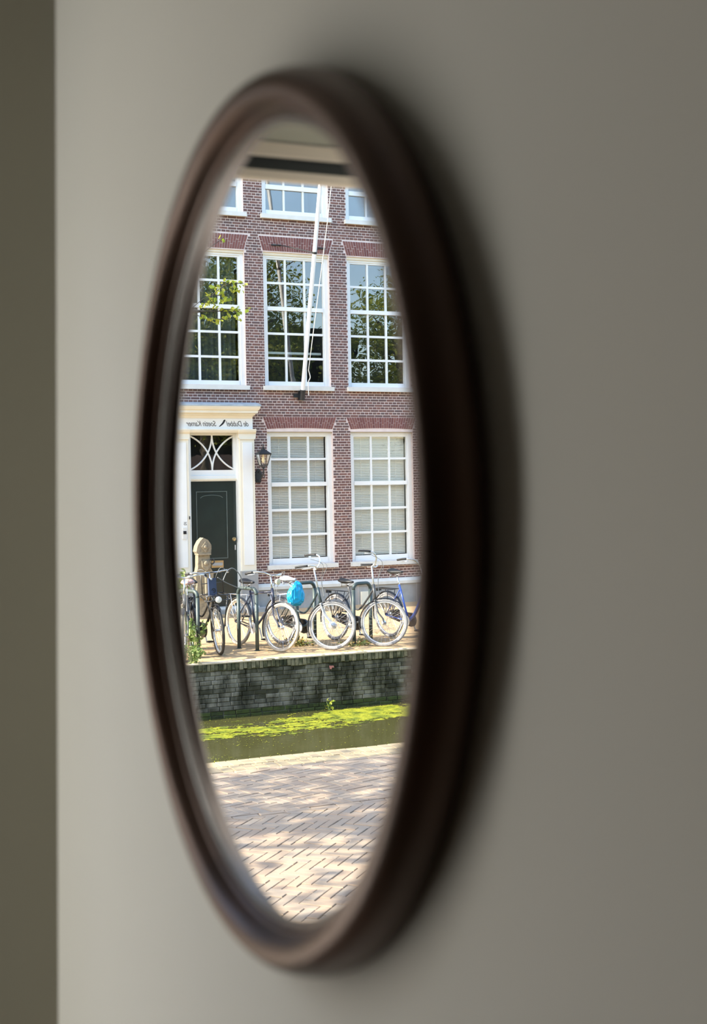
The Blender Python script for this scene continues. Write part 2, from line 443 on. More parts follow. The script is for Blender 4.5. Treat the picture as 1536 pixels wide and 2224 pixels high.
# window wall: three tall openings; the first begins close beside the mirror wall
OPEN = [(0.135, 1.50), (1.75, 3.05), (3.25, 4.5)]
WZ0, WZ1 = 0.95, 3.004
ww = MB()
xs0, xs1 = XW - 0.30, XW
prev = -DY
for a, b_ in OPEN:
    ww.box(xs0, xs1, prev, a, FLOOR_Z, CEIL_Z)
    ww.box(xs0, xs1, a, b_, FLOOR_Z, WZ0)
    ww.box(xs0, xs1, a, b_, WZ1, CEIL_Z)
    prev = b_
ww.box(xs0, xs1, prev, U1, FLOOR_Z, CEIL_Z)
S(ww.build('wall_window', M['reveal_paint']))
for i, (a, b_) in enumerate(OPEN):
    w = S(empty('window_%d' % (i + 1), W(XW - 0.15, (a + b_) / 2, WZ0)))
    fx0, fx1 = XW - 0.16, XW - 0.10
    fr = MB().box(fx0, fx1, a, a + 0.03, WZ0, WZ1).box(fx0, fx1, b_ - 0.03, b_, WZ0, WZ1)
    fr.box(fx1 - 0.014, fx1, a, b_, WZ1 - 0.025, WZ1 - 0.004).box(fx0, fx1, a, b_, WZ0, WZ0 + 0.03)
    fr.box(fx0, fx0 + 0.02, a, b_, WZ1 - 0.030, WZ1)
    fr.build('frame', M['beige_paint'], w)
    MB().box(fx0 + 0.01, fx1 - 0.002, a, b_, WZ1 - 0.004, WZ1).build('trim_strip', M['grey_seal'], w)
    MB().box(fx0 + 0.01, fx1 - 0.022, a + 0.03, b_ - 0.03, WZ1 - 0.044, WZ1 - 0.006).build('seal', M['dark_seal'], w)  # near-black strip stands for the shadow gap above the sash
    s = MB().box(fx0 + 0.012, fx1 - 0.024, a + 0.03, b_ - 0.03, WZ1 - 0.058, WZ1 - 0.036).box(fx0, fx1, a + 0.03, b_ - 0.03, WZ0 + 0.03, WZ0 + 0.06)
    s.box(fx0, fx1, a + 0.03, a + 0.05, WZ0 + 0.06, WZ1 - 0.056).box(fx0, fx1, b_ - 0.05, b_ - 0.03, WZ0 + 0.06, WZ1 - 0.056)
    s.build('sash', M['beige_paint'], w)
    MB().quad(W(fx0 + 0.03, a + 0.05, WZ0 + 0.06), W(fx0 + 0.03, b_ - 0.05, WZ0 + 0.06), W(fx0 + 0.03, b_ - 0.05, WZ1 - 0.056), W(fx0 + 0.03, a + 0.05, WZ1 - 0.056)).build('pane', M['room_glass'], w)
    MB().box(XW - 0.10, XW + 0.06, a - 0.02, b_ + 0.02, WZ0 - 0.03, WZ0).build('sill', M['beige_paint'], w)

# ---------------------------------------------------------------- the mirror
RG = 0.306
mz = EYE - 0.0188
TILT = math.radians(0.53)
mroot = empty('round_mirror', (-0.9595, DY - 0.0033, mz), (TILT, 0, 0))
tag(mroot, 'round wall mirror in a thick dark walnut frame reflecting a canal street', 'mirror')
GD = 0.0135            # glass above the back of the mirror
ctrl = [(0.0000, GD - 0.001), (0.0000, GD + 0.0012), (0.0006, GD + 0.0020), (0.0014, GD + 0.0050), (0.0030, GD + 0.0072), (0.0046, GD + 0.0068), (0.0056, GD + 0.0098), (0.0076, GD + 0.0152),
        (0.0105, GD + 0.0200), (0.0145, GD + 0.0224), (0.0185, GD + 0.0230), (0.0240, GD + 0.0214), (0.0290, GD + 0.0170), (0.0325, GD + 0.0105), (0.0349, GD + 0.0020), (0.0356, 0.0070), (0.0340, 0.0005)]
prof = smooth_path([Vector((a, b_, 0)) for a, b_ in ctrl], 4)
mb = MB()
mb.lathe([(RG + p.x, -p.y) for p in prof] + [(RG - 0.006, -0.0005)], axis='y', n=160, closed=True)
mb.build('frame', M['walnut'], mroot, smooth='all', world=False)
mb = MB(); NG = 128
mb.v = [((RG - 0.002) * math.cos(2 * PI * k / NG), -GD, (RG - 0.002) * math.sin(2 * PI * k / NG)) for k in range(NG)]
mb.f = [tuple(range(NG))]
MB().lathe([(RG - 0.0050, -GD - 0.0001), (RG - 0.0044, -GD - 0.0014), (RG + 0.0012, -GD - 0.0034), (RG + 0.0016, -GD)], axis='y', n=160, closed=True).build('inner_slip', M['slip'], mroot, smooth='all', world=False)
mg = mb.build('mirror_glass', M['mirror'], mroot, world=False, fix=False)
tag(mg, label='silvered mirror glass')
MB().lathe([(0.0001, -0.0005), (RG - 0.004, -0.0005), (RG - 0.004, -GD + 0.001), (0.0001, -GD + 0.001)], axis='y', n=64).build('back_board', M['backing'], mroot, world=False)

# ---------------------------------------------------------------- unseen paper column lamp, added to brighten the mirror wall
def fill_lamp(x, u, r, z0, z1, strength):
    t = empty('paper_floor_lamp', W(x, u, FLOOR_Z))
    tag(t, 'tall lit white paper column lamp standing on the floor beside the window', 'lamp')
    m = bpy.data.materials.new('lit_paper'); m.use_nodes = True
    nt = m.node_tree; N = nt.nodes
    b = N['Principled BSDF']; b.inputs['Base Color'].default_value = (0.85, 0.82, 0.75, 1)
    nz = N.new('ShaderNodeTexNoise'); nz.inputs['Scale'].default_value = 30
    rp = N.new('ShaderNodeValToRGB'); rp.color_ramp.elements[0].color = (0.97, 0.955, 0.91, 1); rp.color_ramp.elements[1].color = (1.0, 0.985, 0.95, 1)
    nt.links.new(nz.outputs[0], rp.inputs[0]); nt.links.new(rp.outputs[0], b.inputs['Emission Color'])
    b.inputs['Emission Strength'].default_value = strength
    MB().lathe([(0.001, FLOOR_Z), (r * 0.9, FLOOR_Z), (r * 0.9, FLOOR_Z + 0.025), (0.02, FLOOR_Z + 0.035), (0.012, z0 + 0.02), (0.001, z0 + 0.02)], (x, -u, 0), n=24).build('base', M['iron'], t, smooth=True)
    pr = [(r, z0 + (z1 - z0) * k / 10) for k in range(11)]
    pr = [(rr * (1.0 if k % 2 else 0.955), zz) for k, (rr, zz) in enumerate(pr)]
    MB().lathe([(0.001, z0)] + pr + [(0.001, z1)], (x, -u, 0), n=16).build('paper_shade', m, t, smooth='all')
    for zz in (z0, z1):
        MB().tube([Vector((x + r * 0.97 * math.cos(a), -u + r * 0.97 * math.sin(a), zz)) for a in [2 * PI * q / 32 for q in range(33)]], 0.005, 6).build('shade_ring', M['iron'], t)
fill_lamp(-1.795, 1.03, 0.105, 0.97, 3.2, 5.9)

# ================================================================ the street: ground and water
XF = -24.5             # face of the house opposite
XQ, XN = -17.33, -11.02  # far and near edge of the canal
ZW = -0.78             # water level
S(MB().box(XF - 0.3, XQ - 0.12, -14, 24, -0.9, -0.002).build('ground_far_quay', M['far_paving']))
S(MB().box(XN - 0.02, XW - 0.3, -14, 20, -1.4, -0.014).build('ground_near_quay', M['joint_sand']))
S(MB().box(XQ - 0.5, XN + 0.5, -14, 24, ZW - 0.4, ZW).build('water', M['water']))
S(MB().box(XN - 0.10, XN - 0.02, -14, 20, -1.4, -0.12).build('wall_near_quay', M['quay_mortar']))
S(MB().box(-90, XF - 6, -80, 90, -1.6, -1.4).build('ground_beyond', M['far_paving']))


# ---------------------------------------------------------------- brick makers
def brick_geo(L_, H, D, front='x', ch=0.004):
    """one chamfered brick centred on its front face: length along y, height z, front towards +x (or length x, width y, front +z)"""
    a, b_ = L_ / 2, H / 2
    def ring(d, i): return [(d, -a + i, -b_ + i), (d, a - i, -b_ + i), (d, a - i, b_ - i), (d, -a + i, b_ - i)]
    vs = ring(-D, 0) + ring(-ch, 0) + ring(0, ch)
    fs = [(8, 9, 10, 11)]
    for r in (0, 4):
        for k in range(4):
            k2 = (k + 1) % 4
            fs.append((r + k, r + k2, r + 4 + k2, r + 4 + k))
    if front == 'z':
        vs = [(y, z, x) for x, y, z in vs]
    return vs, fs


_bc = {}
def brick_mesh(L_, H, D, mat, front='x', ch=0.004):
    key = (round(L_, 3), round(H, 3), round(D, 3), mat.name, front)
    if key not in _bc:
        vs, fs = brick_geo(key[0], key[1], key[2], front, ch)
        me = bpy.data.meshes.new('brick'); me.from_pydata(vs, [], fs); me.materials.append(mat); me.update()
        _bc[key] = me
    return _bc[key]


class Stuff:
    def __init__(self): self.v = []; self.f = []
    def add(self, vs, fs, loc, rz=0.0):
        n = len(self.v); c, s = math.cos(rz), math.sin(rz)
        self.v += [(x * c - y * s + loc[0], x * s + y * c + loc[1], z + loc[2]) for x, y, z in vs]
        self.f += [tuple(n + i for i in q) for q in fs]
    def build(self, name, mat, parent=None):
        me = bpy.data.meshes.new(name); me.from_pydata(self.v, [], self.f); me.materials.append(mat); me.update()
        o = bpy.data.objects.new(name, me); COL.objects.link(o); o['kind'] = 'stuff'
        if parent: o.parent = parent
        return o


# ---------------------------------------------------------------- near quay paving
RNG = random.Random(11)
nq = bpy.data.objects['ground_near_quay']
pav = []   # (x,u,angle,L,H,material)
cut_pieces = []
def herring(x0, x1, u0, u1, ang, w, n, joint, matk):
    """herringbone of n:1 pavers of width w turned by ang, clipped to the strip"""
    ca, sa = math.cos(ang), math.sin(ang)
    cx, cu = (x0 + x1) / 2, (u0 + u1) / 2
    R = int(0.75 * (abs(x1 - x0) + abs(u1 - u0)) / w) + 6
    for i in range(-R, R):
        for j in range(-R, R):
            k = (i - j) % (2 * n)
            if k == 0: p, q, t = (i + n / 2) * w, (j + 0.5) * w, 0
            elif k == 2 * n - 1: p, q, t = (i + 0.5) * w, (j + n / 2) * w, 1
            else: continue
            X = cx + p * ca - q * sa; U = cu + p * sa + q * ca
            if not (u0 < U < u1 and x0 - 0.12 < X < x1 + 0.12): continue
            L_, H = n * w - joint, w - joint
            a2 = ang + (PI / 2 if t else 0); c2, s2 = math.cos(a2), math.sin(a2)
            rect = [(X + e * c2 - f_ * s2, U + e * s2 + f_ * c2) for e, f_ in ((-L_ / 2, -H / 2), (L_ / 2, -H / 2), (L_ / 2, H / 2), (-L_ / 2, H / 2))]
            lo, hi = min(r[0] for r in rect), max(r[0] for r in rect)
            if lo >= x0 and hi <= x1:
                pav.append((X, U, a2, L_, H, matk)); continue
            if hi <= x0 + 0.01 or lo >= x1 - 0.01: continue
            poly = rect                                   # a piece cut along the border course
            for lim, sg in ((x0, 1), (x1, -1)):
                out = []
                for m_ in range(len(poly)):
                    P_, Q_ = poly[m_], poly[(m_ + 1) % len(poly)]
                    ip, iq = sg * (P_[0] - lim) >= 0, sg * (Q_[0] - lim) >= 0
                    if ip: out.append(P_)
                    if ip != iq:
                        f_ = (lim - P_[0]) / (Q_[0] - P_[0]); out.append((lim, P_[1] + f_ * (Q_[1] - P_[1])))
                poly = out
                if len(poly) < 3: break
            if len(poly) >= 3: cut_pieces.append((poly, matk))
herring(-9.053, -5.6, 0.8, 6.4, math.radians(45), 0.070, 3, 0.0045, 'paver')
herring(-10.523, -9.118, 1.2, 7.4, math.radians(16), 0.070, 3, 0.0045, 'paver')
u = 0.6
while u < 8.6:   # border courses
    pav.append((-9.085, u, PI / 2, 0.20, 0.062, 'paver'))
    pav.append((-10.555, u + 0.08, PI / 2, 0.20, 0.060, 'paver'))
    u += 0.208
u = 0.6
while u < 8.6:   # headers along the canal edge, in two rows
    pav.append((-10.70, u, 0.0, 0.21, 0.098, 'paver_yellow')); pav.append((-10.92, u + 0.05, 0.0, 0.21, 0.098, 'paver_yellow'))
    u += 0.106
def near_view(x, u):   # within what the mirror shows
    t = -x; lo = -0.36 + t * 0.262; hi = -0.34 + t * 0.50
    return lo < u < hi and x < -6.3
cand = sorted([p for p in pav if near_view(p[0], p[1])], key=lambda p: -p[0] + 0.3 * abs(p[1] - 0.36 * -p[0]))
chosen = set(id(p) for p in cand[:298])
st = {'paver': Stuff(), 'paver_yellow': Stuff()}
for p in pav:
    x, u, a, L_, H, mk = p
    dz = RNG.uniform(-0.003, 0.002)
    # the street angle runs from +x towards +u, which is clockwise in plan
    if id(p) in chosen:
        o = inst('brick', brick_mesh(L_, H, 0.05, M[mk], 'z', 0.003), (x, -u, dz), nq, (RNG.uniform(-.012, .012), RNG.uniform(-.012, .012), -a + RNG.uniform(-.012, .012)))
    else:
        vs, fs = brick_geo(L_, H, 0.05, 'z', 0.003)
        st[mk].add(vs, fs, (x, -u, dz), -a + RNG.uniform(-.012, .012))
for poly, mk in cut_pieces:
    dz = RNG.uniform(-0.003, 0.002); m_ = len(poly); S_ = st[mk]; n = len(S_.v)
    S_.v += [(x, -u, dz) for x, u in poly] + [(x, -u, -0.05) for x, u in poly]
    S_.f.append(tuple(range(n + m_ - 1, n - 1, -1)))
    S_.f += [(n + i, n + (i + 1) % m_, n + m_ + (i + 1) % m_, n + m_ + i) for i in range(m_)]
for mk in st: st[mk].build('paving_bricks', M[mk], nq)

# ---------------------------------------------------------------- far quay wall
qw = S(MB().box(XQ - 0.5, XQ - 0.012, -14, 24, -1.3, -0.01).build('wall_quay', M['quay_mortar']))
QS, QM = Stuff(), Stuff()
def quay_brick(uc, zc, L_, H):
    mossy = zc < ZW + 0.10 + 0.05 * noise.noise((uc * 1.5, 3.1, 0)) 
    top = zc > -0.13
    m = M['wet_moss'] if mossy else M['coping_brick'] if top else M['quay_brick']
    dx = RNG.uniform(-0.006, 0.006) + (0.014 if top else 0)
    if 4.60 < uc < 8.10:
        inst('brick', brick_mesh(round(L_, 2) if L_ > 0.08 else L_, H, 0.07, m, 'x', 0.006), (XQ + dx, -uc, zc), qw, (RNG.uniform(-.03, .03), RNG.uniform(-.05, .05), RNG.uniform(-.03, .03)))
    else:
        vs, fs = brick_geo(L_, H, 0.07, 'x', 0.006)
        (QM if mossy else QS).add(vs, fs, (XQ + dx, -uc, zc))
u = -8.0
while u < 18:
    quay_brick(u, -0.055 + RNG.uniform(-0.010, 0.008), RNG.choice((0.052, 0.055, 0.057)), 0.11); u += 0.060
z = -0.118 - 0.033
k = 0
while z > ZW - 0.10:
    u = -8.0 + (k % 2) * 0.091 + RNG.uniform(-.02, .02)
    while u < 18:
        jl = RNG.uniform(-0.03, 0.03); quay_brick(u + jl / 2, z + 0.006 * noise.noise((u * 0.9, z * 3, 2.2)), 0.172 + jl, 0.0555); u += 0.182 + jl
    z -= 0.0625; k += 1
MB().prism([(6.72, -0.155), (6.79, -0.16), (6.80, -0.19), (6.765, -0.185), (6.755, -0.21), (6.73, -0.205)], XQ + 0.004, XQ + 0.009).build('paint_mark', M['pink_brick'], qw)
QS.build('wall_bricks', M['quay_brick'], qw); QM.build('mossy_bricks', M['wet_moss'], qw)
# pale coping along the edge
S(MB().box(XQ - 0.16, XQ + 0.02, -14, 24, -0.012, 0.003).build('trim_1', M['sand_edge']))

# ================================================================ the house opposite
UC = [5.425, 7.25, 9.075, 10.90, 12.725]
HW = 0.715
COURSE = 0.0545
DOORBAY = 1
openings = []          # (u0,u1,z0,z1)
windows = []           # (uc, z0, z1, rows, meeting, kind)
for i, uc in enumerate(UC):
    windows.append((uc, 7.95, 10.30, [(8.05, 8.47), (8.56, 8.98), (9.03, 9.45), (9.50, 10.18)], 0, 'top'))
    windows.append((uc, 4.51, 7.19, [(4.60, 5.05), (5.095, 5.545), (5.59, 6.03), (6.11, 6.565), (6.61, 7.06)], 3, 'mid'))
    if i != DOORBAY:
        windows.append((uc + 0.02, 0.90, 3.58, [(1.01, 1.465), (1.51, 1.97), (2.015, 2.475), (2.555, 3.005), (3.05, 3.485)], 3, 'low'))
for uc, z0, z1, rows, mt, kd in windows:
    openings.append((uc - HW, uc + HW, z0, z1))
openings.append((6.45, 8.05, -0.1, 4.05))
WU0, WU1, WZT = 4.6, 13.6, 11.2
# mortar body: cells between the openings
us = sorted(set([WU0, WU1] + [o[0] for o in openings if WU0 < o[0] < WU1] + [o[1] for o in openings if WU0 < o[1] < WU1]))
zs = sorted(set([0.0, WZT] + [max(0, o[2]) for o in openings] + [o[3] for o in openings]))
def in_open(u, z): return any(a < u < b_ and c < z < d for a, b_, c, d in openings)
body = MB()
for i in range(len(us) - 1):
    j = 0
    while j < len(zs) - 1:
        um = (us[i] + us[i + 1]) / 2
        if in_open(um, (zs[j] + zs[j + 1]) / 2): j += 1; continue
        k = j
        while k + 1 < len(zs) - 1 and not in_open(um, (zs[k + 1] + zs[k + 2]) / 2): k += 1
        body.box(XF - 0.30, XF - 0.007, us[i], us[i + 1], zs[j], zs[k + 1]); j = k + 1
fac = S(body.build('wall_facade', M['mortar'], fix=False))
# flat arches (trapezoids) above the windows
ARCH = []
for uc, z0, z1, rows, mt, kd in windows:
    if kd == 'mid': ARCH.append((uc, 7.215, 7.50, HW, HW + 0.085))
    if kd == 'low': ARCH.append((uc, 3.635, 3.875, HW - 0.005, HW + 0.085))
    if kd == 'top': ARCH.append((uc, 10.33, 10.6, HW, HW + 0.085))
def spans(zc):
    """solid stretches of the wall at height zc, between openings and arches"""
    cut = [(a, b_) for a, b_, c, d in openings if c - 0.02 < zc < d + 0.02]
    for uc, za, zb, ha, hb in ARCH:
        if za - 0.04 < zc < zb + 0.01:
            h = ha + (hb - ha) * min(1, max(0, (zc - za) / (zb - za))) + 0.012
            cut.append((uc - h, uc + h))
    cut.sort(); out = []; p = WU0
    for a, b_ in cut:
        if a > p: out.append((p, a))
        p = max(p, b_)
    if p < WU1: out.append((p, WU1))
    return out
fb = []
k = 0; z = 0.50
while z < WZT - 0.06:
    zc = z + COURSE / 2
    pitch = 0.184 if k % 2 == 0 else 0.092
    offs = 0.0 if k % 2 == 0 else 0.046
    if k % 4 == 2: offs = 0.092
    for a, b_ in spans(zc):
        n0 = math.floor((a - offs) / pitch)
        u = n0 * pitch + offs
        while u < b_:
            s, e = max(u + 0.0065, a + 0.004), min(u + pitch - 0.0065, b_ - 0.002)
            if e - s > 0.024: fb.append(((s + e) / 2, zc, e - s))
            u += pitch
    z += COURSE; k += 1
def fac_view(u, z):
    return 6.3 < u < 11.7 and 0.5 < z < 8.9
cand = [b_ for b_ in fb if b_[2] > 0.15 and fac_view(b_[0], b_[1])]
cand.sort(key=lambda b_: (b_[0] + 0.35) ** 2 + (b_[1] - EYE) ** 2)
chosen = set(id(b_) for b_ in cand[:298])
FS = Stuff()
for b_ in fb:
    uc, zc, L_ = b_
    dx = RNG.uniform(-0.002, 0.002)
    H = COURSE - 0.0150
    if id(b_) in chosen:
        inst('brick', brick_mesh(round(L_, 2), H, 0.05, M['brick'], 'x', 0.003), (XF + dx, -uc, zc), fac, (0, RNG.uniform(-.01, .01), RNG.uniform(-.006, .006)))
    else:
        vs, fs = brick_geo(L_, H, 0.05, 'x', 0.003)
        FS.add(vs, fs, (XF + dx, -uc, zc))
FS.build('wall_bricks', M['brick'], fac)
# the arches, brick by brick
tn = 2
for uc, za, zb, ha, hb in ARCH:
    if not (6.0 < uc < 11.7) or za > 10:
        near = False
    else: near = True
    ar = S(empty('trim_%d' % tn, W(XF, uc, za))); tn += 1
    MB().prism([(uc - ha, za), (uc + ha, za), (uc + hb, zb), (uc - hb, zb)], XF - 0.2, XF - 0.006).build('mortar_bed', M['mortar'], ar)
    nb = 28
    rise = 0.022 if za < 5 else 0.0
    rest = MB()
    for q in range(nb):
        t0, t1 = q / nb, (q + 1) / nb
        def P(t, v):
            h = ha + (hb - ha) * v
            sag = rise * (1 - (2 * t - 1) ** 2) * (1 - v)
            return (uc - h + 2 * h * t, za + (zb - za) * v + sag)
        g = 0.09 / 1.0 / nb * 1.0
        split = 0.5 if q % 2 else (0.33 if q % 4 else 0.67)
        for v0, v1 in ((0.0, split - 0.018), (split + 0.018, 1.0)):
            e = 0.10 * (t1 - t0)
            m = MB() if near else rest
            m.prism([P(t0 + e, v0), P(t1 - e, v0), P(t1 - e, v1), P(t0 + e, v1)], XF - 0.06, XF + RNG.uniform(-0.001, 0.003))
            if near and v0 == 0.0:
                first = m
            if near and v0 > 0:
                first.v_len = len(first.v)
                n = len(first.v); first.v += m.v; first.f += [tuple(n + i for i in f_) for f_ in m.f]
                first.build('brick', M['arch_brick'], ar)
    if not near:
        o = rest.build('arch_bricks', M['arch_brick'], ar); o['kind'] = 'stuff'

# plinth
ps = []
for a, b_ in ((WU0, 6.45), (8.05, WU1)):
    ps.append((a, b_))
pl = S(empty('trim_%d' % tn, W(XF, 9, 0))); tn += 1
for a, b_ in ps:
    MB().box(XF - 0.1, XF + 0.035, a, b_, -0.02, 0.40).build('plinth', M['plinth_stone'], pl)
    MB().uprism([(XF - 0.1, 0.40), (XF + 0.07, 0.40), (XF + 0.075, 0.46), (XF + 0.035, 0.515), (XF + 0.0, 0.525), (XF - 0.1, 0.525)], a, b_).build('plinth_cap', M['sill_stone'], pl)
    u = a + 0.9
    while u < b_ - 0.3:
        MB().box(XF + 0.03, XF + 0.037, u, u + 0.008, 0.0, 0.40).build('joint', M['mortar'], pl); u += 1.35
MB().box(XF + 0.03, XF + 0.10, 10.36, 10.55, 0.0, 0.27).build('vent_block', M['cream_paint'], pl)  # cream block stands in for a sunlit cellar window reveal

# ---------------------------------------------------------------- windows of the house
wn_i = 4
REC = 0.10
for uc, z0, z1, rows, mt, kd in windows:
    w = S(empty('window_%d' % wn_i, W(XF - REC, uc, z0))); wn_i += 1
    x0, x1 = XF - REC - 0.06, XF - REC
    gl, gr = uc - 0.605, uc + 0.605
    # outer frame
    fm = MB().box(x0, x1 + 0.02, uc - HW, gl - 0.035, z0, z1).box(x0, x1 + 0.02, gr + 0.035, uc + HW, z0, z1)
    fm.box(x0, x1 + 0.02, gl - 0.035, gr + 0.035, rows[-1][1] + 0.035, z1)
    fm.build('frame', M['white_paint'], w)
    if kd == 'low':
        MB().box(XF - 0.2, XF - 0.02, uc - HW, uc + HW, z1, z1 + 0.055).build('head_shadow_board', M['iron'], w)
    elif kd == 'mid':
        MB().box(x0, XF - 0.045, uc - HW, uc + HW, z1 - 0.05, z1 + 0.03).build('head_board', M['cream_paint'], w)
    # sashes
    zt = rows[mt - 1][1] if mt else z1
    zm = rows[mt][0] if mt else z1
    sb = MB().box(x0, x1, gl - 0.035, gl, z0, rows[-1][1] + 0.035).box(x0, x1, gr, gr + 0.035, z0, rows[-1][1] + 0.035)
    sb.box(x0, x1, gl, gr, rows[-1][1], rows[-1][1] + 0.035).box(x0, x1 + 0.012, gl, gr, z0, rows[0][0])
    sb.build('sash', M['white_paint'], w)
    cw = (1.21 - 2 * 0.042) / 3
    cols = [(gl + q * (cw + 0.042), gl + q * (cw + 0.042) + cw) for q in range(3)]
    for q in range(2):
        MB().box(x0 + 0.012, x1 - 0.006, cols[q][1], cols[q + 1][0], rows[0][0], rows[-1][1]).build('muntin', M['white_paint'], w)
    for r in range(len(rows) - 1):
        meet = (r + 1 == mt) if mt else (r == 0)
        mo = MB().box(x0 + (0 if meet else 0.016), x1 + (0.018 if meet else -0.009), gl, gr, rows[r][1], rows[r + 1][0])
        mo.build('meeting_rail' if meet else 'muntin', M['white_paint'], w)
    pm = M['pane_low'] if kd == 'low' else M['pane']
    for r0, r1 in rows:
        for c0, c1 in cols:
            ax = RNG.uniform(-0.0012, 0.0012); az = RNG.uniform(-0.0012, 0.0012)
            MB().quad(W(x0 + 0.03 + ax, c0, r0), W(x0 + 0.03 - ax, c1, r0), W(x0 + 0.03 - ax + az, c1, r1), W(x0 + 0.03 + ax + az, c0, r1)).build('pane', pm, w, fix=False)
    # sill
    MB().uprism([(XF - 0.14, z0), (XF + 0.085, z0 - 0.015), (XF + 0.085, z0 - 0.10), (XF - 0.14, z0 - 0.10)], uc - HW - 0.045, uc + HW + 0.045).build('sill', M['sill_stone'], w)
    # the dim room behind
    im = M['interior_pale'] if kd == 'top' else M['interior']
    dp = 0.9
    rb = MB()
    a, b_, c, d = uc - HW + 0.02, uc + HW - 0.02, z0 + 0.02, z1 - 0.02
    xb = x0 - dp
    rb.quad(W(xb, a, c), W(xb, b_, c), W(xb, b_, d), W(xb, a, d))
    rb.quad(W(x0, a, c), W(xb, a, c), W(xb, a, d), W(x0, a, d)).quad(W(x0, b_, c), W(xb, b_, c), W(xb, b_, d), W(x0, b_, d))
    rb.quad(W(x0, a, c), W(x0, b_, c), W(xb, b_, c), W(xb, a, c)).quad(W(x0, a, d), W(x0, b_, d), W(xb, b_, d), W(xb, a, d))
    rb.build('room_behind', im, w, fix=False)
    if kd == 'mid' and abs(uc - 9.075) < 0.1:
        MB().box(x0 - 0.12, x0 - 0.08, gl, gr, 5.17, 5.215).build('inner_rail', M['white_paint'], w)
# venetian blinds behind the ground-floor windows
slat = None
for uc, z0, z1, rows, mt, kd in windows:
    if kd != 'low': continue
    nm = {9: 'venetian blind with pale slats in the window beside the lantern', 10: 'venetian blind with pale slats in the ground floor window above the blue bicycle'}.get(int(uc), None)
    if nm is None: continue
    b_ = empty('venetian_blind', W(XF - REC - 0.12, uc, rows[0][0]))
    tag(b_, nm, 'blind', 'blinds in the ground floor windows')
    if slat is None:
        mb = MB(); mb.v = []; L_ = 1.20
        cs = [(-0.009, 0.0150), (-0.003, 0.0055), (0.003, -0.0045), (0.009, -0.0150)]
        for uu in (-L_ / 2, L_ / 2):
            for tz in (0, 0.0012):
                mb.v += [(x, uu, zz + tz) for x, zz in cs]
        for q in range(3):
            mb.f += [(q, q + 1, 9 + q, 8 + q), (4 + q, 5 + q, 13 + q, 12 + q)]
        mb.f += [(0, 4, 12, 8), (3, 7, 15, 11)]
        slat = mb.mesh('slat', fix=True); slat.materials.append(M['blind'])
    z = rows[0][0] + 0.03; q = 0
    while z < rows[-1][1]:
        inst('slat', slat, (0, 0, z - rows[0][0]), b_, (0, RNG.uniform(-0.06, 0.06), 0)); z += 0.034; q += 1
    for du in (-0.4, 0.4):
        MB().box(XF - REC - 0.108, XF - REC - 0.106, uc + du - 0.004, uc + du + 0.004, rows[0][0], rows[-1][1]).build('ladder_tape', M['blind'], b_)
    MB().box(XF - REC - 0.14, XF - REC - 0.10, uc - 0.6, uc + 0.6, rows[-1][1] - 0.03, rows[-1][1] + 0.01).build('head_rail', M['blind'], b_)
# curtains behind the upper window beside the branch
cu = MB(); n = 60
for q in range(n + 1):
    u = 6.67 + 1.16 * q / n
    x = XF - REC - 0.16 + 0.025 * math.sin(q * 0.95) + 0.008 * math.sin(q * 2.3)
    cu.v += [tuple(W(x, u, 4.6)), tuple(W(x, u, 7.08))]
    if q: cu.f.append((2 * q - 2, 2 * q, 2 * q + 1, 2 * q - 1))
tag(cu.build('curtain', M['curtain'], smooth='all', fix=False), 'dark pleated curtain behind the upper window above the door', 'curtain')

# ---------------------------------------------------------------- the doorway
dr = S(empty('door_1', W(XF, 7.25, 0.06)))
xd = XF - 0.12
MB().box(xd - 0.06, xd, 6.77, 7.74, 0.07, 2.60).build('door_leaf', M['door_paint'], dr)
def line_frame(m, u0, u1, z0, z1, t, x0, x1):
    return m.box(x0, x1, u0, u0 + t, z0 + t, z1 - t).box(x0, x1, u1 - t, u1, z0 + t, z1 - t).box(x0, x1, u0, u1, z0, z0 + t).box(x0, x1, u0, u1, z1 - t, z1)
line_frame(MB(), 6.91, 7.55, 1.06, 2.40, 0.014, xd, xd + 0.012).build('panel_moulding', M['door_line'], dr)
am = MB()
am.tube([W(xd + 0.004, 7.0 + 0.46 * t, 2.27 + 0.055 * math.sin(PI * min(1, max(0, t))) ** 0.5) for t in [q / 12 for q in range(13)]], 0.006, 6)
am.build('panel_arch', M['door_line'], dr)
MB().lathe([(0.001, 0.0), (0.018, 0.0), (0.014, 0.03), (0.036, 0.045), (0.042, 0.065), (0.030, 0.085), (0.001, 0.09)], W(xd, 7.665, 1.44), axis='x', n=16).build('knob', M['brass'], dr, smooth=True)
MB().box(xd, xd + 0.012, 7.69, 7.715, 1.22, 1.32).build('key_plate', M['chrome'], dr)
lb = MB().box(xd, xd + 0.015, 7.20, 7.45, 0.88, 1.02).build('letter_box', M['brass'], dr)
MB().box(xd + 0.015, xd + 0.024, 7.22, 7.43, 0.92, 0.98).build('flap', M['plinth_stone'], lb)
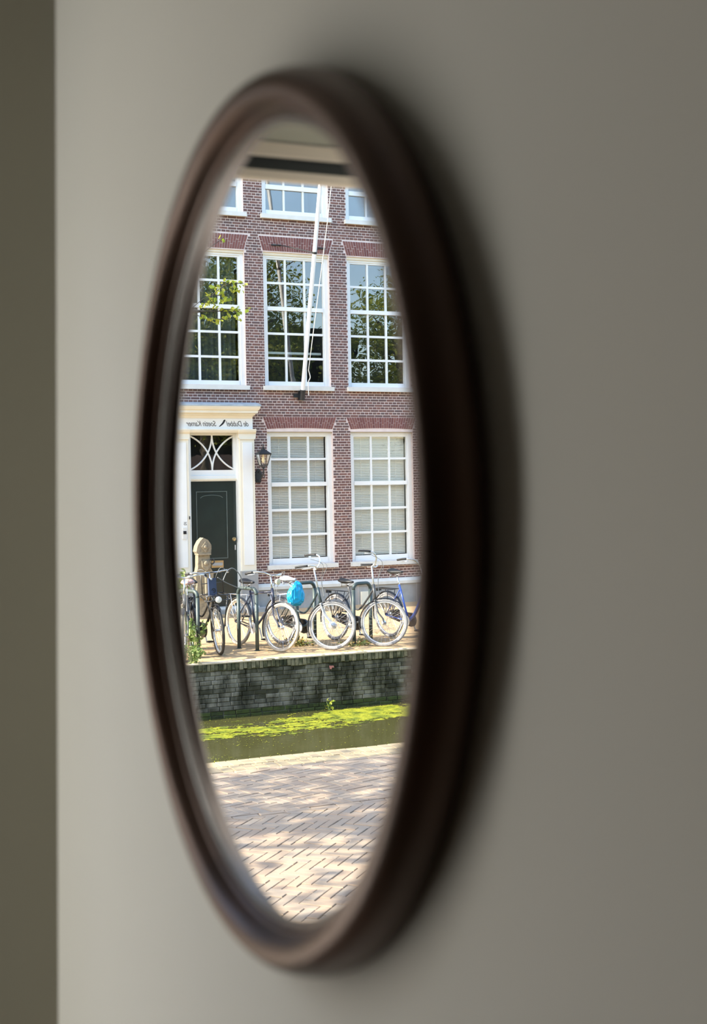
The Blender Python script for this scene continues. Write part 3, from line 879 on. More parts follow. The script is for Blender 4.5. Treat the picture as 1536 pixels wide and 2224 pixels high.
# frame around the door and the fanlight
jm = MB().box(xd - 0.08, XF + 0.02, 6.715, 6.77, 0.07, 3.56).box(xd - 0.08, XF + 0.02, 7.74, 7.80, 0.07, 3.56)
jm.box(xd - 0.08, xd + 0.03, 6.77, 7.74, 2.60, 2.63).box(xd - 0.08, xd + 0.05, 6.77, 7.74, 2.63, 2.705)
jm.build('door_frame', M['white_paint'], dr)
MB().box(xd, xd + 0.065, 6.75, 7.76, 2.625, 2.655).build('lintel_moulding', M['cream_paint'], dr)
fl_ = line_frame(MB(), 6.771, 7.739, 2.706, 3.554, 0.045, xd - 0.05, xd + 0.02)
fl_.box(xd - 0.048, xd + 0.016, 6.816, 7.694, 2.751, 2.82).build('fanlight_frame', M['white_paint'], dr)
ga, gb, gc, gd = 6.815, 7.705, 2.815, 3.515
tr_ = MB()
R_ = 0.74; hgt = gd - gc; um = (ga + gb) / 2
for sx in (1, -1):
    for sz in (1, -1):
        # quarter-circle glazing bar from an upper or lower corner to the middle of the opposite edge
        cu_ = um - sx * R_; cz = gc if sz > 0 else gd
        a_end = math.asin(min(1, hgt / R_))
        pts = []
        for q in range(15):
            a = a_end * q / 14
            pts.append(W(xd - 0.005, cu_ + sx * R_ * math.cos(a), cz + sz * R_ * math.sin(a)))
        tr_.tube(pts, 0.017, 6)
tr_.build('fanlight_tracery', M['white_paint'], dr)
MB().quad(W(xd - 0.02, ga, gc), W(xd - 0.02, gb, gc), W(xd - 0.02, gb, gd), W(xd - 0.02, ga, gd)).build('pane', M['pane'], dr, fix=False)
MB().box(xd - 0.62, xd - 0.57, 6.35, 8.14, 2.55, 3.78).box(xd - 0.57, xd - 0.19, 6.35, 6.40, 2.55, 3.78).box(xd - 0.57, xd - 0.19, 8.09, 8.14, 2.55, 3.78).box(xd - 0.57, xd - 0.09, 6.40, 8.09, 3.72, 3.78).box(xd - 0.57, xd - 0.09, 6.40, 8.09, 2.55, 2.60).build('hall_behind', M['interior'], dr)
# pilasters and entablature
for side, (a, b_) in enumerate(((6.40, 6.715), (7.775, 8.075))):
    p = MB().box(XF - 0.1, XF + 0.09, a, b_, 0.80, 3.44).build('pilaster', M['cream_paint'], dr)
    MB().box(XF + 0.09, XF + 0.10, a + 0.05, b_ - 0.05, 0.92, 3.36).build('panel', M['white_paint'], p)
    MB().box(XF - 0.1, XF + 0.11, a - 0.012, b_ + 0.012, 3.42, 3.45).build('neck_ring', M['cream_paint'], p)
    MB().uprism([(XF - 0.1, 3.45), (XF + 0.095, 3.45), (XF + 0.095, 3.53), (XF + 0.13, 3.56), (XF + 0.15, 3.60), (XF + 0.15, 3.625), (XF - 0.1, 3.625)], a - 0.03, b_ + 0.03).build('capital', M['cream_paint'], p)
    MB().box(XF - 0.1, XF + 0.13, a - 0.02, b_ + 0.02, 0.07, 0.80).build('stone_base', M['plinth_stone'], p)
MB().uprism([(XF - 0.1, 3.555), (XF + 0.10, 3.555), (XF + 0.13, 3.60), (XF + 0.13, 3.625), (XF - 0.1, 3.625)], 6.70, 7.79).build('architrave', M['cream_paint'], dr)
fz = MB().box(XF - 0.1, XF + 0.085, 6.40, 8.05, 3.625, 3.84).build('frieze', M['white_paint'], dr)
corn = [(XF - 0.1, 3.84), (XF + 0.10, 3.84), (XF + 0.12, 3.885), (XF + 0.17, 3.90), (XF + 0.17, 3.925), (XF + 0.24, 3.94), (XF + 0.24, 3.985), (XF + 0.27, 4.0), (XF + 0.30, 4.05), (XF + 0.30, 4.07), (XF - 0.1, 4.10)]
cm = MB()
# cornice returns at both ends: the profile steps out along u as it does along x
for i in range(1, len(corn) - 2):
    (xa, za), (xb, zb) = corn[i], corn[i + 1]
    if zb - za < 1e-6: continue
    ea, eb = xa - (XF + 0.085), xb - (XF + 0.085)
    n = len(cm.v)
    ua, ub = 6.42 - ea * 0.55, 8.03 + ea * 0.55
    uc_, ud = 6.42 - eb * 0.55, 8.03 + eb * 0.55
    cm.v += [tuple(W(XF - 0.1, ua, za)), tuple(W(XF - 0.1, ub, za)), tuple(W(xa, ub, za)), tuple(W(xa, ua, za)),
             tuple(W(XF - 0.1, uc_, zb)), tuple(W(XF - 0.1, ud, zb)), tuple(W(xb, ud, zb)), tuple(W(xb, uc_, zb))]
    cm.f += [tuple(n + q for q in f_) for f_ in ((0, 1, 2, 3), (4, 5, 6, 7), (0, 1, 5, 4), (1, 2, 6, 5), (2, 3, 7, 6), (3, 0, 4, 7))]
cm.build('cornice', M['cream_paint'], dr, fix=False)
MB().uprism([(XF - 0.05, 4.07), (XF + 0.31, 4.07), (XF + 0.31, 4.10), (XF - 0.02, 4.165), (XF - 0.05, 4.165)], 6.29, 8.16).build('lead_flashing', M['lead'], dr)
# painted name on the frieze, with the small black bird between the words
def text(body, u_start, z, size, mat, x, parent, shear=0.25, xs=1.0, name='lettering'):
    c = bpy.data.curves.new(name, 'FONT'); c.body = body; c.size = size; c.shear = shear; c.extrude = 0.0015
    c.space_character = 0.95
    o = bpy.data.objects.new(name, c); COL.objects.link(o)
    o.matrix_world = Matrix(((0, 0, 1, x), (1, 0, 0, -u_start), (0, 1, 0, z), (0, 0, 0, 1))) @ Matrix.Diagonal((xs, 1, 1, 1))
    dg = bpy.context.evaluated_depsgraph_get()
    me = bpy.data.meshes.new_from_object(o.evaluated_get(dg)); mw = o.matrix_world.copy()
    bpy.data.objects.remove(o)
    off = Vector((0, 0, 0)); p = parent
    while p: off = off + p.location; p = p.parent
    me.transform(Matrix.Translation(-off) @ mw); me.materials.clear(); me.materials.append(mat)
    ob = bpy.data.objects.new(name, me); COL.objects.link(ob); ob.parent = parent
    return ob
xt = XF + 0.087
text('de Dubbel', 7.975, 3.682, 0.150, M['letter_paint'], xt, fz, 0.4, 0.76)
text('Soetin Kamer', 7.30, 3.682, 0.150, M['letter_paint'], xt, fz, 0.4, 0.76)
bd = MB().prism([(7.47, 3.815), (7.445, 3.80), (7.42, 3.755), (7.385, 3.715), (7.345, 3.675), (7.365, 3.672), (7.41, 3.70), (7.45, 3.735), (7.475, 3.775), (7.485, 3.80)], xt - 0.002, xt + 0.001)
bd.build('bird_emblem', M['black_paint'], fz)
text('25', 6.655, 1.75, 0.085, M['letter_paint'], XF + 0.101, dr, 0.1, 0.8, 'house_number')
ic = MB().box(XF + 0.10, XF + 0.115, 6.565, 6.645, 1.47, 1.70).build('intercom', M['sill_stone'], dr)
MB().box(XF + 0.115, XF + 0.122, 6.575, 6.635, 1.575, 1.635).build('screen', M['black_paint'], ic)
MB().box(XF + 0.10, XF + 0.115, 6.70, 6.72, 1.86, 1.92).build('bell_push', M['black_paint'], dr)
# stone steps
st_ = S(MB().box(XF - 0.2, XF + 0.42, 6.30, 8.30, -0.02, 0.07).build('trim_%d' % tn, M['step_stone'])); tn += 1
MB().box(XF - 0.2, XF + 0.16, 6.42, 8.10, 0.07, 0.10).build('step', M['sill_stone'], st_)

# carved stoop post
po = empty('stone_stoop_post', W(-23.5, 6.69, 0))
tag(po, 'carved sandstone stoop post with diamond cap in front of the black door', 'stone post')
def px_box(m, u0, u1, z0, z1, d0, d1): return m.box(-23.5 + d0, -23.5 + d1, u0, u1, z0, z1)
m = MB()
sil = [(-0.16, 0.0), (0.19, 0.0), (0.19, 0.34), (0.15, 0.40), (0.13, 0.52), (0.15, 0.60), (0.20, 0.74), (0.21, 0.86), (0.13, 0.98), (0.13, 1.14), (0.12, 1.23), (-0.14, 1.23), (-0.15, 0.98), (-0.17, 0.90), (-0.21, 0.80), (-0.17, 0.66), (-0.19, 0.52), (-0.20, 0.42), (-0.16, 0.34)]
m.prism([(6.69 + a * 0.84, z) for a, z in sil], -23.5 - 0.09, -23.5 + 0.11)
m.build('shaft', M['post_stone'], po)
m = MB().prism([(6.69 + a * 0.84, z) for a, z in [(-0.19, 1.27), (-0.155, 1.23), (0.145, 1.23), (0.16, 1.31), (0.155, 1.40), (0.08, 1.49), (-0.02, 1.53), (-0.10, 1.47), (-0.165, 1.37)]], -23.5 - 0.10, -23.5 + 0.14)
cp = m.build('cap', M['post_stone'], po)
MB().prism([(6.70, 1.265), (6.77, 1.36), (6.70, 1.455), (6.63, 1.36)], -23.36, -23.335).build('diamond', M['post_stone'], cp)
MB().lathe([(0.001, 0.0), (0.032, 0.0), (0.026, 0.02), (0.001, 0.03)], W(-23.335, 6.70, 1.36), axis='x', n=12).build('boss', M['post_stone'], cp, smooth=True)
MB().box(-23.60, -23.34, 6.56, 6.81, 1.205, 1.235).build('ledge', M['post_stone'], po)
sh = MB(); sh.prism([(6.63, 1.10), (6.81, 1.10), (6.80, 0.98), (6.72, 0.90), (6.64, 0.98)], -23.39, -23.35).build('shield', M['post_stone'], po)
MB().lathe([(0.001, 0.0), (0.045, 0.0), (0.035, 0.025), (0.001, 0.035)], W(-23.35, 6.715, 1.05), axis='x', n=12).build('rosette', M['post_stone'], po, smooth=True)
MB().tube([W(-23.37, 6.71, 0.90), W(-23.36, 6.71, 0.42)], 0.028, 8).build('rib', M['post_stone'], po)
MB().box(-23.62, -23.32, 6.52, 6.85, 0.40, 0.46).build('base_ledge', M['post_stone'], po)
MB().tube([W(-23.36, 6.83 + 0.045 * math.cos(a), 1.08 + 0.045 * math.sin(a)) for a in [2 * PI * q / 16 for q in range(17)]], 0.012, 8).build('ring', M['iron'], po, smooth=True)

# ---------------------------------------------------------------- lantern
ln = empty('wall_lantern', W(XF, 8.17, 2.62))
tag(ln, 'black wrought iron wall lantern on scrolled bracket beside the doorway', 'lantern')
MB().prism([(8.12, 2.56), (8.22, 2.56), (8.235, 2.66), (8.22, 2.80), (8.17, 2.84), (8.12, 2.78), (8.11, 2.66)], XF, XF + 0.035).build('wall_plate', M['iron'], ln)
lx, lu = XF + 0.30, 8.185
a_ = MB().tube(smooth_path([W(XF + 0.02, 8.17, 2.62), W(XF + 0.10, 8.17, 2.60), W(XF + 0.20, 8.18, 2.66), W(lx, lu, 2.76), W(lx, lu, 2.87)], 6), 0.014, 8)
a_.tube(smooth_path([W(XF + 0.03, 8.17, 2.76), W(XF + 0.12, 8.17, 2.79), W(XF + 0.20, 8.18, 2.74), W(XF + 0.17, 8.18, 2.69), W(XF + 0.12, 8.17, 2.71)], 6), 0.010, 6)
a_.tube(smooth_path([W(lx, lu, 2.74), W(lx + 0.05, lu, 2.70), W(lx + 0.04, lu, 2.65), W(lx, lu, 2.66)], 5), 0.009, 6)
a_.build('bracket', M['iron'], ln, smooth=True)
zb0, zb1 = 2.90, 3.12
def sq(r, z): return [W(lx + r, lu - r, z), W(lx + r, lu + r, z), W(lx - r, lu + r, z), W(lx - r, lu - r, z)]
lo, hi = sq(0.065, zb0), sq(0.118, zb1)
cg = MB()
for q in range(4):
    q2 = (q + 1) % 4
    cg.tube([lo[q], hi[q]], 0.009, 6); cg.tube([lo[q], lo[q2]], 0.009, 6); cg.tube([hi[q], hi[q2]], 0.012, 6)
    cg.tube([lo[q], W(lx, lu, 2.83)], 0.008, 6)
cg.build('cage', M['iron'], ln, smooth=True)
for q in range(4):
    q2 = (q + 1) % 4
    MB().quad(lo[q], lo[q2], hi[q2], hi[q]).build('pane', M['lantern_glass'], ln, fix=False)
r_ = MB(); t1, t2 = sq(0.135, zb1 + 0.005), sq(0.035, 3.21)
n = 0; r_.v = [tuple(p) for p in t1 + t2]; r_.f = [(0, 1, 5, 4), (1, 2, 6, 5), (2, 3, 7, 6), (3, 0, 4, 7), (0, 1, 2, 3), (4, 5, 6, 7)]
rf = r_.build('roof', M['iron'], ln)
MB().lathe([(0.001, 3.205), (0.045, 3.21), (0.045, 3.225), (0.015, 3.235), (0.022, 3.255), (0.008, 3.28), (0.012, 3.30), (0.001, 3.33)], (lx, -lu, 0), n=12).build('finial', M['iron'], rf, smooth=True)
MB().lathe([(0.001, 2.95), (0.022, 2.96), (0.030, 3.0), (0.022, 3.05), (0.014, 3.08), (0.014, 3.11)], (lx, -lu, 0), n=12).build('bulb', M['bulb'], ln, smooth=True)

# ---------------------------------------------------------------- flagpole
fp = empty('flagpole', W(XF, 9.12, 4.30))
tag(fp, 'white flagpole leaning out from a black socket below the upper window', 'flagpole')
pole = lambda z: W(-24.40 + 0.290 * (z - 4.33), 9.12, z)
MB().tube([pole(4.36), pole(7.0), pole(11.0)], [0.044, 0.042, 0.036], 14).build('pole', M['flagpole'], fp, smooth=True)
so = MB().tube([pole(4.22), pole(4.42)], 0.054, 14)
so.box(XF, XF + 0.06, 9.06, 9.18, 4.22, 4.40)
so.box(XF, XF + 0.05, 8.96, 9.06, 4.27, 4.345)
so.build('socket', M['iron'], fp)
pc = pole(7.05)
sy = MB().tube([W(XF + 0.01, 8.56, 7.33), W(XF + 0.03, 8.74, 7.33), pc], 0.011, 6).tube([W(XF + 0.01, 9.68, 7.32), W(XF + 0.03, 9.55, 7.32), pc], 0.011, 6)
sy.tube([W(XF + 0.012, 8.54, 7.33), W(XF + 0.012, 8.74, 7.33)], 0.018, 6).tube([W(XF + 0.012, 9.54, 7.32), W(XF + 0.012, 9.70, 7.32)], 0.018, 6)
sy.tube([pole(7.03), pole(7.07)], 0.050, 12)
sy.build('stay', M['iron'], fp)
rp = MB().tube([W(-24.17, 9.17, 4.80), W(-23.16, 9.225, 7.6), W(-22.0, 9.20, 10.8)], 0.0075, 6)
rp.tube(smooth_path([W(-24.17, 9.17, 4.80), W(-24.21, 9.22, 4.66), W(-24.24, 9.19, 4.56), W(-24.26, 9.20, 4.30)], 4), 0.010, 6)
rp.build('halyard', M['rope'], fp)

# ---------------------------------------------------------------- neighbours and our own front, seen only in reflections
S(MB().box(XF - 0.3, XF - 0.02, -14, WU0, 0, 10.5).build('wall_neighbour_one', M['our_brick']))
S(MB().box(XF - 0.3, XF - 0.02, WU1, 24, 0, 10.0).build('wall_neighbour_two', M['our_brick']))
S(MB().box(XW - 0.34, XW - 0.30, 4.6, 20, -0.05, 8.6).build('wall_street_front', M['our_brick']))
S(MB().box(XW - 0.34, XW - 0.30, -14, 20, CEIL_Z + 0.2, 8.6).build('wall_street_front_upper', M['our_brick']))
S(MB().box(XW - 0.34, XW - 0.30, -14, 4.6, -0.05, FLOOR_Z).build('wall_street_front_base', M['our_brick']))
S(MB().box(XW - 0.34, XW - 0.30, -14, -0.22, FLOOR_Z, CEIL_Z + 0.2).build('wall_street_front_side', M['our_brick']))


# ================================================================ plants
def leaf_geo(s, rng, bend=0.25):
    """a small folded leaf, random attitude"""
    q = Matrix.Rotation(rng.uniform(0, 2 * PI), 3, 'Z') @ Matrix.Rotation(rng.uniform(-1.1, 1.1), 3, 'X') @ Matrix.Rotation(rng.uniform(-0.9, 0.9), 3, 'Y')
    pts = [Vector((0, -0.5, 0)), Vector((0.36, -0.1, bend * 0.5)), Vector((0.30, 0.25, bend * 0.4)), Vector((0, 0.55, -0.1)), Vector((-0.30, 0.25, bend * 0.4)), Vector((-0.36, -0.1, bend * 0.5))]
    return [tuple(q @ (p * s)) for p in pts], [(0, 1, 2, 3), (0, 3, 4, 5)]


def tree(loc, height, crown_c, crown_r, n_clump, n_leaf, leaf_s, label, seed, mat='leaf_tree', group=None):
    rng = random.Random(seed)
    t = empty('tree', W(loc[0], loc[1], 0))
    tag(t, label, 'tree', group)
    cc = Vector(crown_c)
    tk = MB()
    base = W(loc[0], loc[1], -0.05)
    top = W(crown_c[0], crown_c[1], crown_c[2])
    tk.tube([base, base.lerp(top, 0.5) + Vector((0.1, 0.05, 0)), top], [0.19, 0.15, 0.08], 10)
    st = Stuff()
    for k in range(n_clump):
        while True:
            d = Vector((rng.uniform(-1, 1), rng.uniform(-1, 1), rng.uniform(-1, 1)))
            if 0.25 < d.length < 1: break
        c = W(cc.x + d.x * crown_r[0], cc.y + d.y * crown_r[1], cc.z + d.z * crown_r[2])
        if k % 3 == 0:
            tk.tube([base.lerp(top, 0.55 + 0.4 * rng.random()), c.lerp(top, 0.4) - Vector((0, 0, 0.2)), c], [0.045, 0.03, 0.012], 5)
        for q in range(n_leaf):
            s = leaf_s * rng.uniform(0.7, 1.3)
            vs, fs = leaf_geo(s, rng)
            p = c + Vector((rng.gauss(0, 0.34), rng.gauss(0, 0.34), rng.gauss(0, 0.20)))
            st.add(vs, fs, p)
    tk.build('trunk', M['bark'], t, smooth='all')
    o = st.build('crown', M[mat], t)
    o.location = -t.location
    return t


tree((-9.7, -3.4), 9, (-9.0, -3.6, 5.6), (2.7, 2.3, 1.7), 42, 120, 0.11, 'lime tree on the near quay whose shade dapples the paving', 3, group='trees on the near quay')
tree((-9.8, 11.5), 9, (-9.6, 12.0, 7.6), (2.2, 3.4, 3.6), 330, 110, 0.095, 'lime tree on the near quay mirrored in the upper windows', 5, group='trees on the near quay')
tree((-9.8, 19.0), 9, (-9.6, 19.4, 6.8), (2.2, 3.0, 3.0), 260, 110, 0.095, 'farther lime tree on the near quay mirrored in the upper windows', 6, group='trees on the near quay')

# tree on the far quay: its trunk stands outside the view, one branch reaches in
ft = empty('tree', W(-19.2, 3.0, 0))
tag(ft, 'tree on the far quay with a yellow green branch hanging before the upper window', 'tree')
tk = MB().tube([W(-19.2, 3.0, -0.05), W(-19.15, 3.05, 3.0), W(-19.1, 3.2, 5.2), W(-19.0, 3.4, 7.5)], [0.17, 0.14, 0.11, 0.05], 10)
tk.tube(smooth_path([W(-19.1, 3.15, 4.7), W(-19.0, 4.3, 5.1), W(-19.0, 5.3, 5.15), W(-19.0, 6.0, 5.18)], 5), [0.05] * 6 + [0.03] * 5 + [0.008] * 5, 6)
for a, b_, c in (((5.2, 5.15), (5.5, 5.38), (5.8, 5.40)), ((5.4, 5.22), (5.75, 5.55), (6.08, 5.61)), ((5.2, 5.12), (5.45, 5.06), (5.75, 5.04)), ((4.6, 5.0), (5.3, 5.9), (5.77, 6.29))):
    tk.tube(smooth_path([W(-19.0, *a), W(-18.98, *b_), W(-19.0, *c)], 4), 0.006, 5)
tk.build('trunk', M['bark'], ft, smooth='all')
spots = [(5.78, 5.6), (5.83, 5.62), (5.89, 5.63), (5.94, 5.63), (5.99, 5.62), (6.04, 5.62), (6.1, 5.6), (5.91, 5.53), (5.97, 5.54), (5.94, 5.5), (6.01, 5.49), (5.6, 5.53), (5.65, 5.52), (5.68, 5.5), (5.71, 5.44), (5.76, 5.42), (5.76, 5.38), (5.8, 5.35), (5.87, 5.37), (5.67, 5.46), (5.5, 5.41), (5.54, 5.38), (5.57, 5.34), (5.52, 5.31), (5.6, 5.31), (5.47, 5.27), (5.41, 5.23), (5.55, 5.27), (6.15, 5.23), (5.74, 5.2), (5.79, 5.18), (5.85, 5.18), (5.91, 5.19), (5.96, 5.18), (6.01, 5.15), (5.98, 5.21), (5.4, 5.07), (5.45, 5.09), (5.48, 5.06), (5.53, 5.05), (5.57, 5.05), (5.62, 5.02), (5.66, 5.01), (5.7, 5.03), (5.77, 5.08), (5.83, 5.1), (5.99, 5.08), (5.96, 5.12), (5.77, 6.29), (5.71, 5.28), (5.63, 5.22), (5.74, 5.32)]
leaves = []
for k in range(8):
    vs, fs = leaf_geo(0.075, RNG)
    me = bpy.data.meshes.new('leaf'); me.from_pydata(vs, [], fs); me.materials.append(M['leaf_bright']); me.update(); leaves.append(me)
for (a, b_) in spots:
    for q in range(3):
        p = W(-19.0 + RNG.gauss(0, 0.05), a + RNG.gauss(0, 0.018), b_ + RNG.gauss(0, 0.018)) - ft.location
        o = inst('leaf', leaves[RNG.randrange(8)], p, ft, (RNG.uniform(-.5, .5), RNG.uniform(-.5, .5), RNG.uniform(0, 6.28)))
        s = RNG.uniform(0.7, 1.15); o.scale = (s, s, s)
st = Stuff(); rng = random.Random(21)
for k in range(45):
    c = W(-19.2 + rng.uniform(-2, 2), 2.3 + rng.uniform(-2.2, 1.4), 7.0 + rng.uniform(-1.6, 2.2))
    for q in range(50):
        vs, fs = leaf_geo(0.10 * rng.uniform(0.7, 1.3), rng)
        st.add(vs, fs, c + Vector((rng.gauss(0, 0.3), rng.gauss(0, 0.3), rng.gauss(0, 0.2))))
o = st.build('crown', M['leaf_tree'], ft); o.location = -ft.location


def plant(name, label, cat, c, size, n, leaf_s, mat, seed, stems=5, group=None):
    rng = random.Random(seed)
    t = empty(name, W(c[0], c[1], c[2]))
    tag(t, label, cat, group)
    sm = MB(); st = Stuff()
    for k in range(stems):
        tip = W(c[0] + rng.uniform(-1, 1) * size[0], c[1] + rng.uniform(-1, 1) * size[1], c[2] + size[2] * rng.uniform(0.6, 1))
        b0 = W(c[0] + rng.uniform(-.2, .2) * size[0], c[1] + rng.uniform(-.2, .2) * size[1], c[2] - 0.01)
        path = smooth_path([b0, b0.lerp(tip, 0.5) + Vector((0, 0, size[2] * 0.12)), tip], 4)
        sm.tube(path, 0.005, 5)
        for q in range(n // stems):
            p = path[rng.randrange(1, len(path))] + Vector((rng.gauss(0, .03), rng.gauss(0, .03), rng.gauss(0, .03)))
            vs, fs = leaf_geo(leaf_s * rng.uniform(0.6, 1.3), rng)
            st.add(vs, fs, p)
    sm.build('stems', M['leaf_weed'], t)
    o = st.build('leaves', mat, t); o.location = -t.location
    return t


plant('leafy_shrub', 'bright green leafy shrub growing against the pilaster by the door', 'shrub', (-23.62, 6.33, 0.0), (0.16, 0.14, 1.0), 260, 0.085, M['leaf_weed'], 31, 9)
plant('weeds', 'tall pale green weeds climbing the bicycle stand at the quay edge', 'weeds', (-18.05, 4.93, 0.0), (0.25, 0.20, 0.62), 260, 0.060, M['leaf_weed'], 32, 12)
plant('weeds', 'low green weeds spilling over the corner of the quay edge', 'weeds', (-17.50, 4.72, 0.0), (0.16, 0.22, 0.26), 150, 0.045, M['leaf_weed'], 33, 10)
plant('weeds', 'small dry weed tuft below the grey bicycle wheel', 'weeds', (-18.6, 6.75, 0.0), (0.35, 0.25, 0.10), 160, 0.04, M['leaf_dry'], 34, 14)
plant('weeds', 'small dry weed tuft between two bicycle wheels near the blue bicycle', 'weeds', (-18.15, 7.5, 0.0), (0.30, 0.35, 0.08), 140, 0.04, M['leaf_dry'], 35, 14)
plant('water_plant', 'small yellow green plant sprouting from the foot of the quay wall', 'plant', (-17.22, 6.67, ZW), (0.04, 0.05, 0.13), 22, 0.05, M['leaf_bright'], 36, 4)
# fallen leaves along the bicycles
st = Stuff(); rng = random.Random(5)
for k in range(700):
    x = rng.uniform(-19.6, -17.4); u = rng.uniform(4.4, 8.8)
    if rng.random() > 0.25 + 0.75 * max(0, noise.noise((x * 1.3, u * 1.3, 0.5)) + 0.35): continue
    vs, fs = leaf_geo(0.04 * rng.uniform(0.6, 1.3), rng)
    vs = [(a, b_, abs(c) * 0.35) for a, b_, c in vs]
    st.add(vs, fs, W(x, u, 0.004))
tag(st.build('fallen_leaves', M['leaf_dry']), 'dry fallen leaves scattered around the parked bicycles', 'leaves', kind='stuff')
# duckweed
st = Stuff(); rng = random.Random(9)
cnt = 0
hexa = [(math.cos(2 * PI * q / 5), math.sin(2 * PI * q / 5)) for q in range(5)]
def weed_field(x, u):
    d = x - XQ
    ctr = 0.95 + 0.35 * noise.noise((u * 0.35, 0.2, 9.1))
    band = 1.0 - (abs(d - ctr) / 0.60) ** 2
    nv = noise.noise((x * 1.5, u * 0.5, 1.7)) * 1.2 + noise.noise((x * 4.5, u * 1.6, 4.2)) * 1.0 + noise.noise((x * 14, u * 6, 2.2)) * 0.7
    return band + nv - 0.42
CE = 0.028
gi = {}
def gv(i, j):
    if (i, j) not in gi:
        x, u = XQ + 0.05 + i * CE, 1.5 + j * CE
        gi[(i, j)] = len(st.v)
        st.v.append((x + rng.uniform(-.011, .011), -u + rng.uniform(-.011, .011), ZW + 0.002 + 0.006 * abs(noise.noise((x * 9, u * 9, 0.3)))))
    return gi[(i, j)]
for i in range(int(2.0 / CE)):
    for j in range(int(8.5 / CE)):
        if weed_field(XQ + 0.05 + (i + 0.5) * CE, 1.5 + (j + 0.5) * CE) > 0.24 + rng.uniform(-0.22, 0.22):
            st.f.append((gv(i, j), gv(i + 1, j), gv(i + 1, j + 1), gv(i, j + 1)))
for k in range(90000):
    x = rng.uniform(XQ + 0.05, XN - 0.25); u = rng.uniform(1.5, 10.0)
    d = x - XQ
    pr = max(0.0, weed_field(x, u) + 0.25) * 0.5 if d < 2.0 else 0.0
    pr = max(pr, 0.015 + 0.12 * max(0, noise.noise((x * 1.1, u * 1.1, 7.7)) - 0.1) + (0.06 if d < 0.4 else 0) + (0.16 if (u < 4.4 and d > 2.4) else 0))
    if rng.random() > pr: continue
    s = rng.uniform(0.004, 0.010)
    n = len(st.v); a0 = rng.uniform(0, 6)
    ca, sa = math.cos(a0) * s, math.sin(a0) * s
    st.v += [(x + hx * ca - hy * sa, -u + hx * sa + hy * ca, ZW + 0.003 + rng.uniform(0, 0.004)) for hx, hy in hexa]
    st.f.append(tuple(range(n, n + 5))); cnt += 1
tag(st.build('duckweed', M['duckweed']), 'yellow green duckweed floating along the canal wall', 'duckweed', kind='stuff')
tag(MB().tube([W(-14.35, 4.72, ZW + 0.01), W(-14.30, 5.05, ZW + 0.014), W(-14.42, 5.28, ZW + 0.01)], [0.006, 0.008, 0.005], 6).build('floating_reed', M['leaf_dry']), 'thin straw coloured reed floating on the open water', 'reed')


# ================================================================ bicycle stands and bicycles
def stand(p0, p1, label, h=0.93, r=0.029):
    a, b_ = W(*p0, -0.03), W(*p1, -0.03)
    t = empty('bicycle_stand', W((p0[0] + p1[0]) / 2, (p0[1] + p1[1]) / 2, 0))
    tag(t, label, 'bicycle stand', 'steel hoops along the canal')
    d = (b_ - a).normalized(); up = Vector((0, 0, 1)); hh = h + 0.03
    c = min(0.09, (b_ - a).length * 0.3)
    for p, q in ((a, 1), (b_, -1)):
        MB().tube([p, p + up * (hh - c)], r, 12).build('leg', M['rack_steel'], t, smooth='all')
        MB().lathe([(r + 0.015, 0.0), (r + 0.015, 0.008), (r, 0.012)], (p.x, p.y, 0), n=14).build('ground_flange', M['rack_steel'], t)
    pts = [a + up * (hh - c)]
    for k in range(1, 7):
        an = PI / 2 * k / 6
        pts.append(a + d * c * (1 - math.cos(an)) + up * (hh - c + c * math.sin(an)))
    for k in range(0, 7):
        an = PI / 2 * (1 - k / 6)
        pts.append(b_ - d * c * (1 - math.cos(an)) + up * (hh - c + c * math.sin(an)))
    MB().tube(pts, r, 12).build('top_bar', M['rack_steel'], t, smooth='all')
    return t


stand((-18.74, 5.82), (-18.33, 5.97), 'dark steel bicycle stand in front of the navy bicycle with the cream headlamp')
stand((-18.80, 4.90), (-18.38, 5.07), 'dark steel bicycle stand overgrown by weeds at the quay corner')
stand((-19.02, 6.88), (-19.10, 7.21), 'dark steel bicycle stand behind the bicycle with the blue bag')
stand((-18.36, 7.57), (-18.46, 7.90), 'dark steel bicycle stand behind the wheel of the bicycle with the tall handlebar')

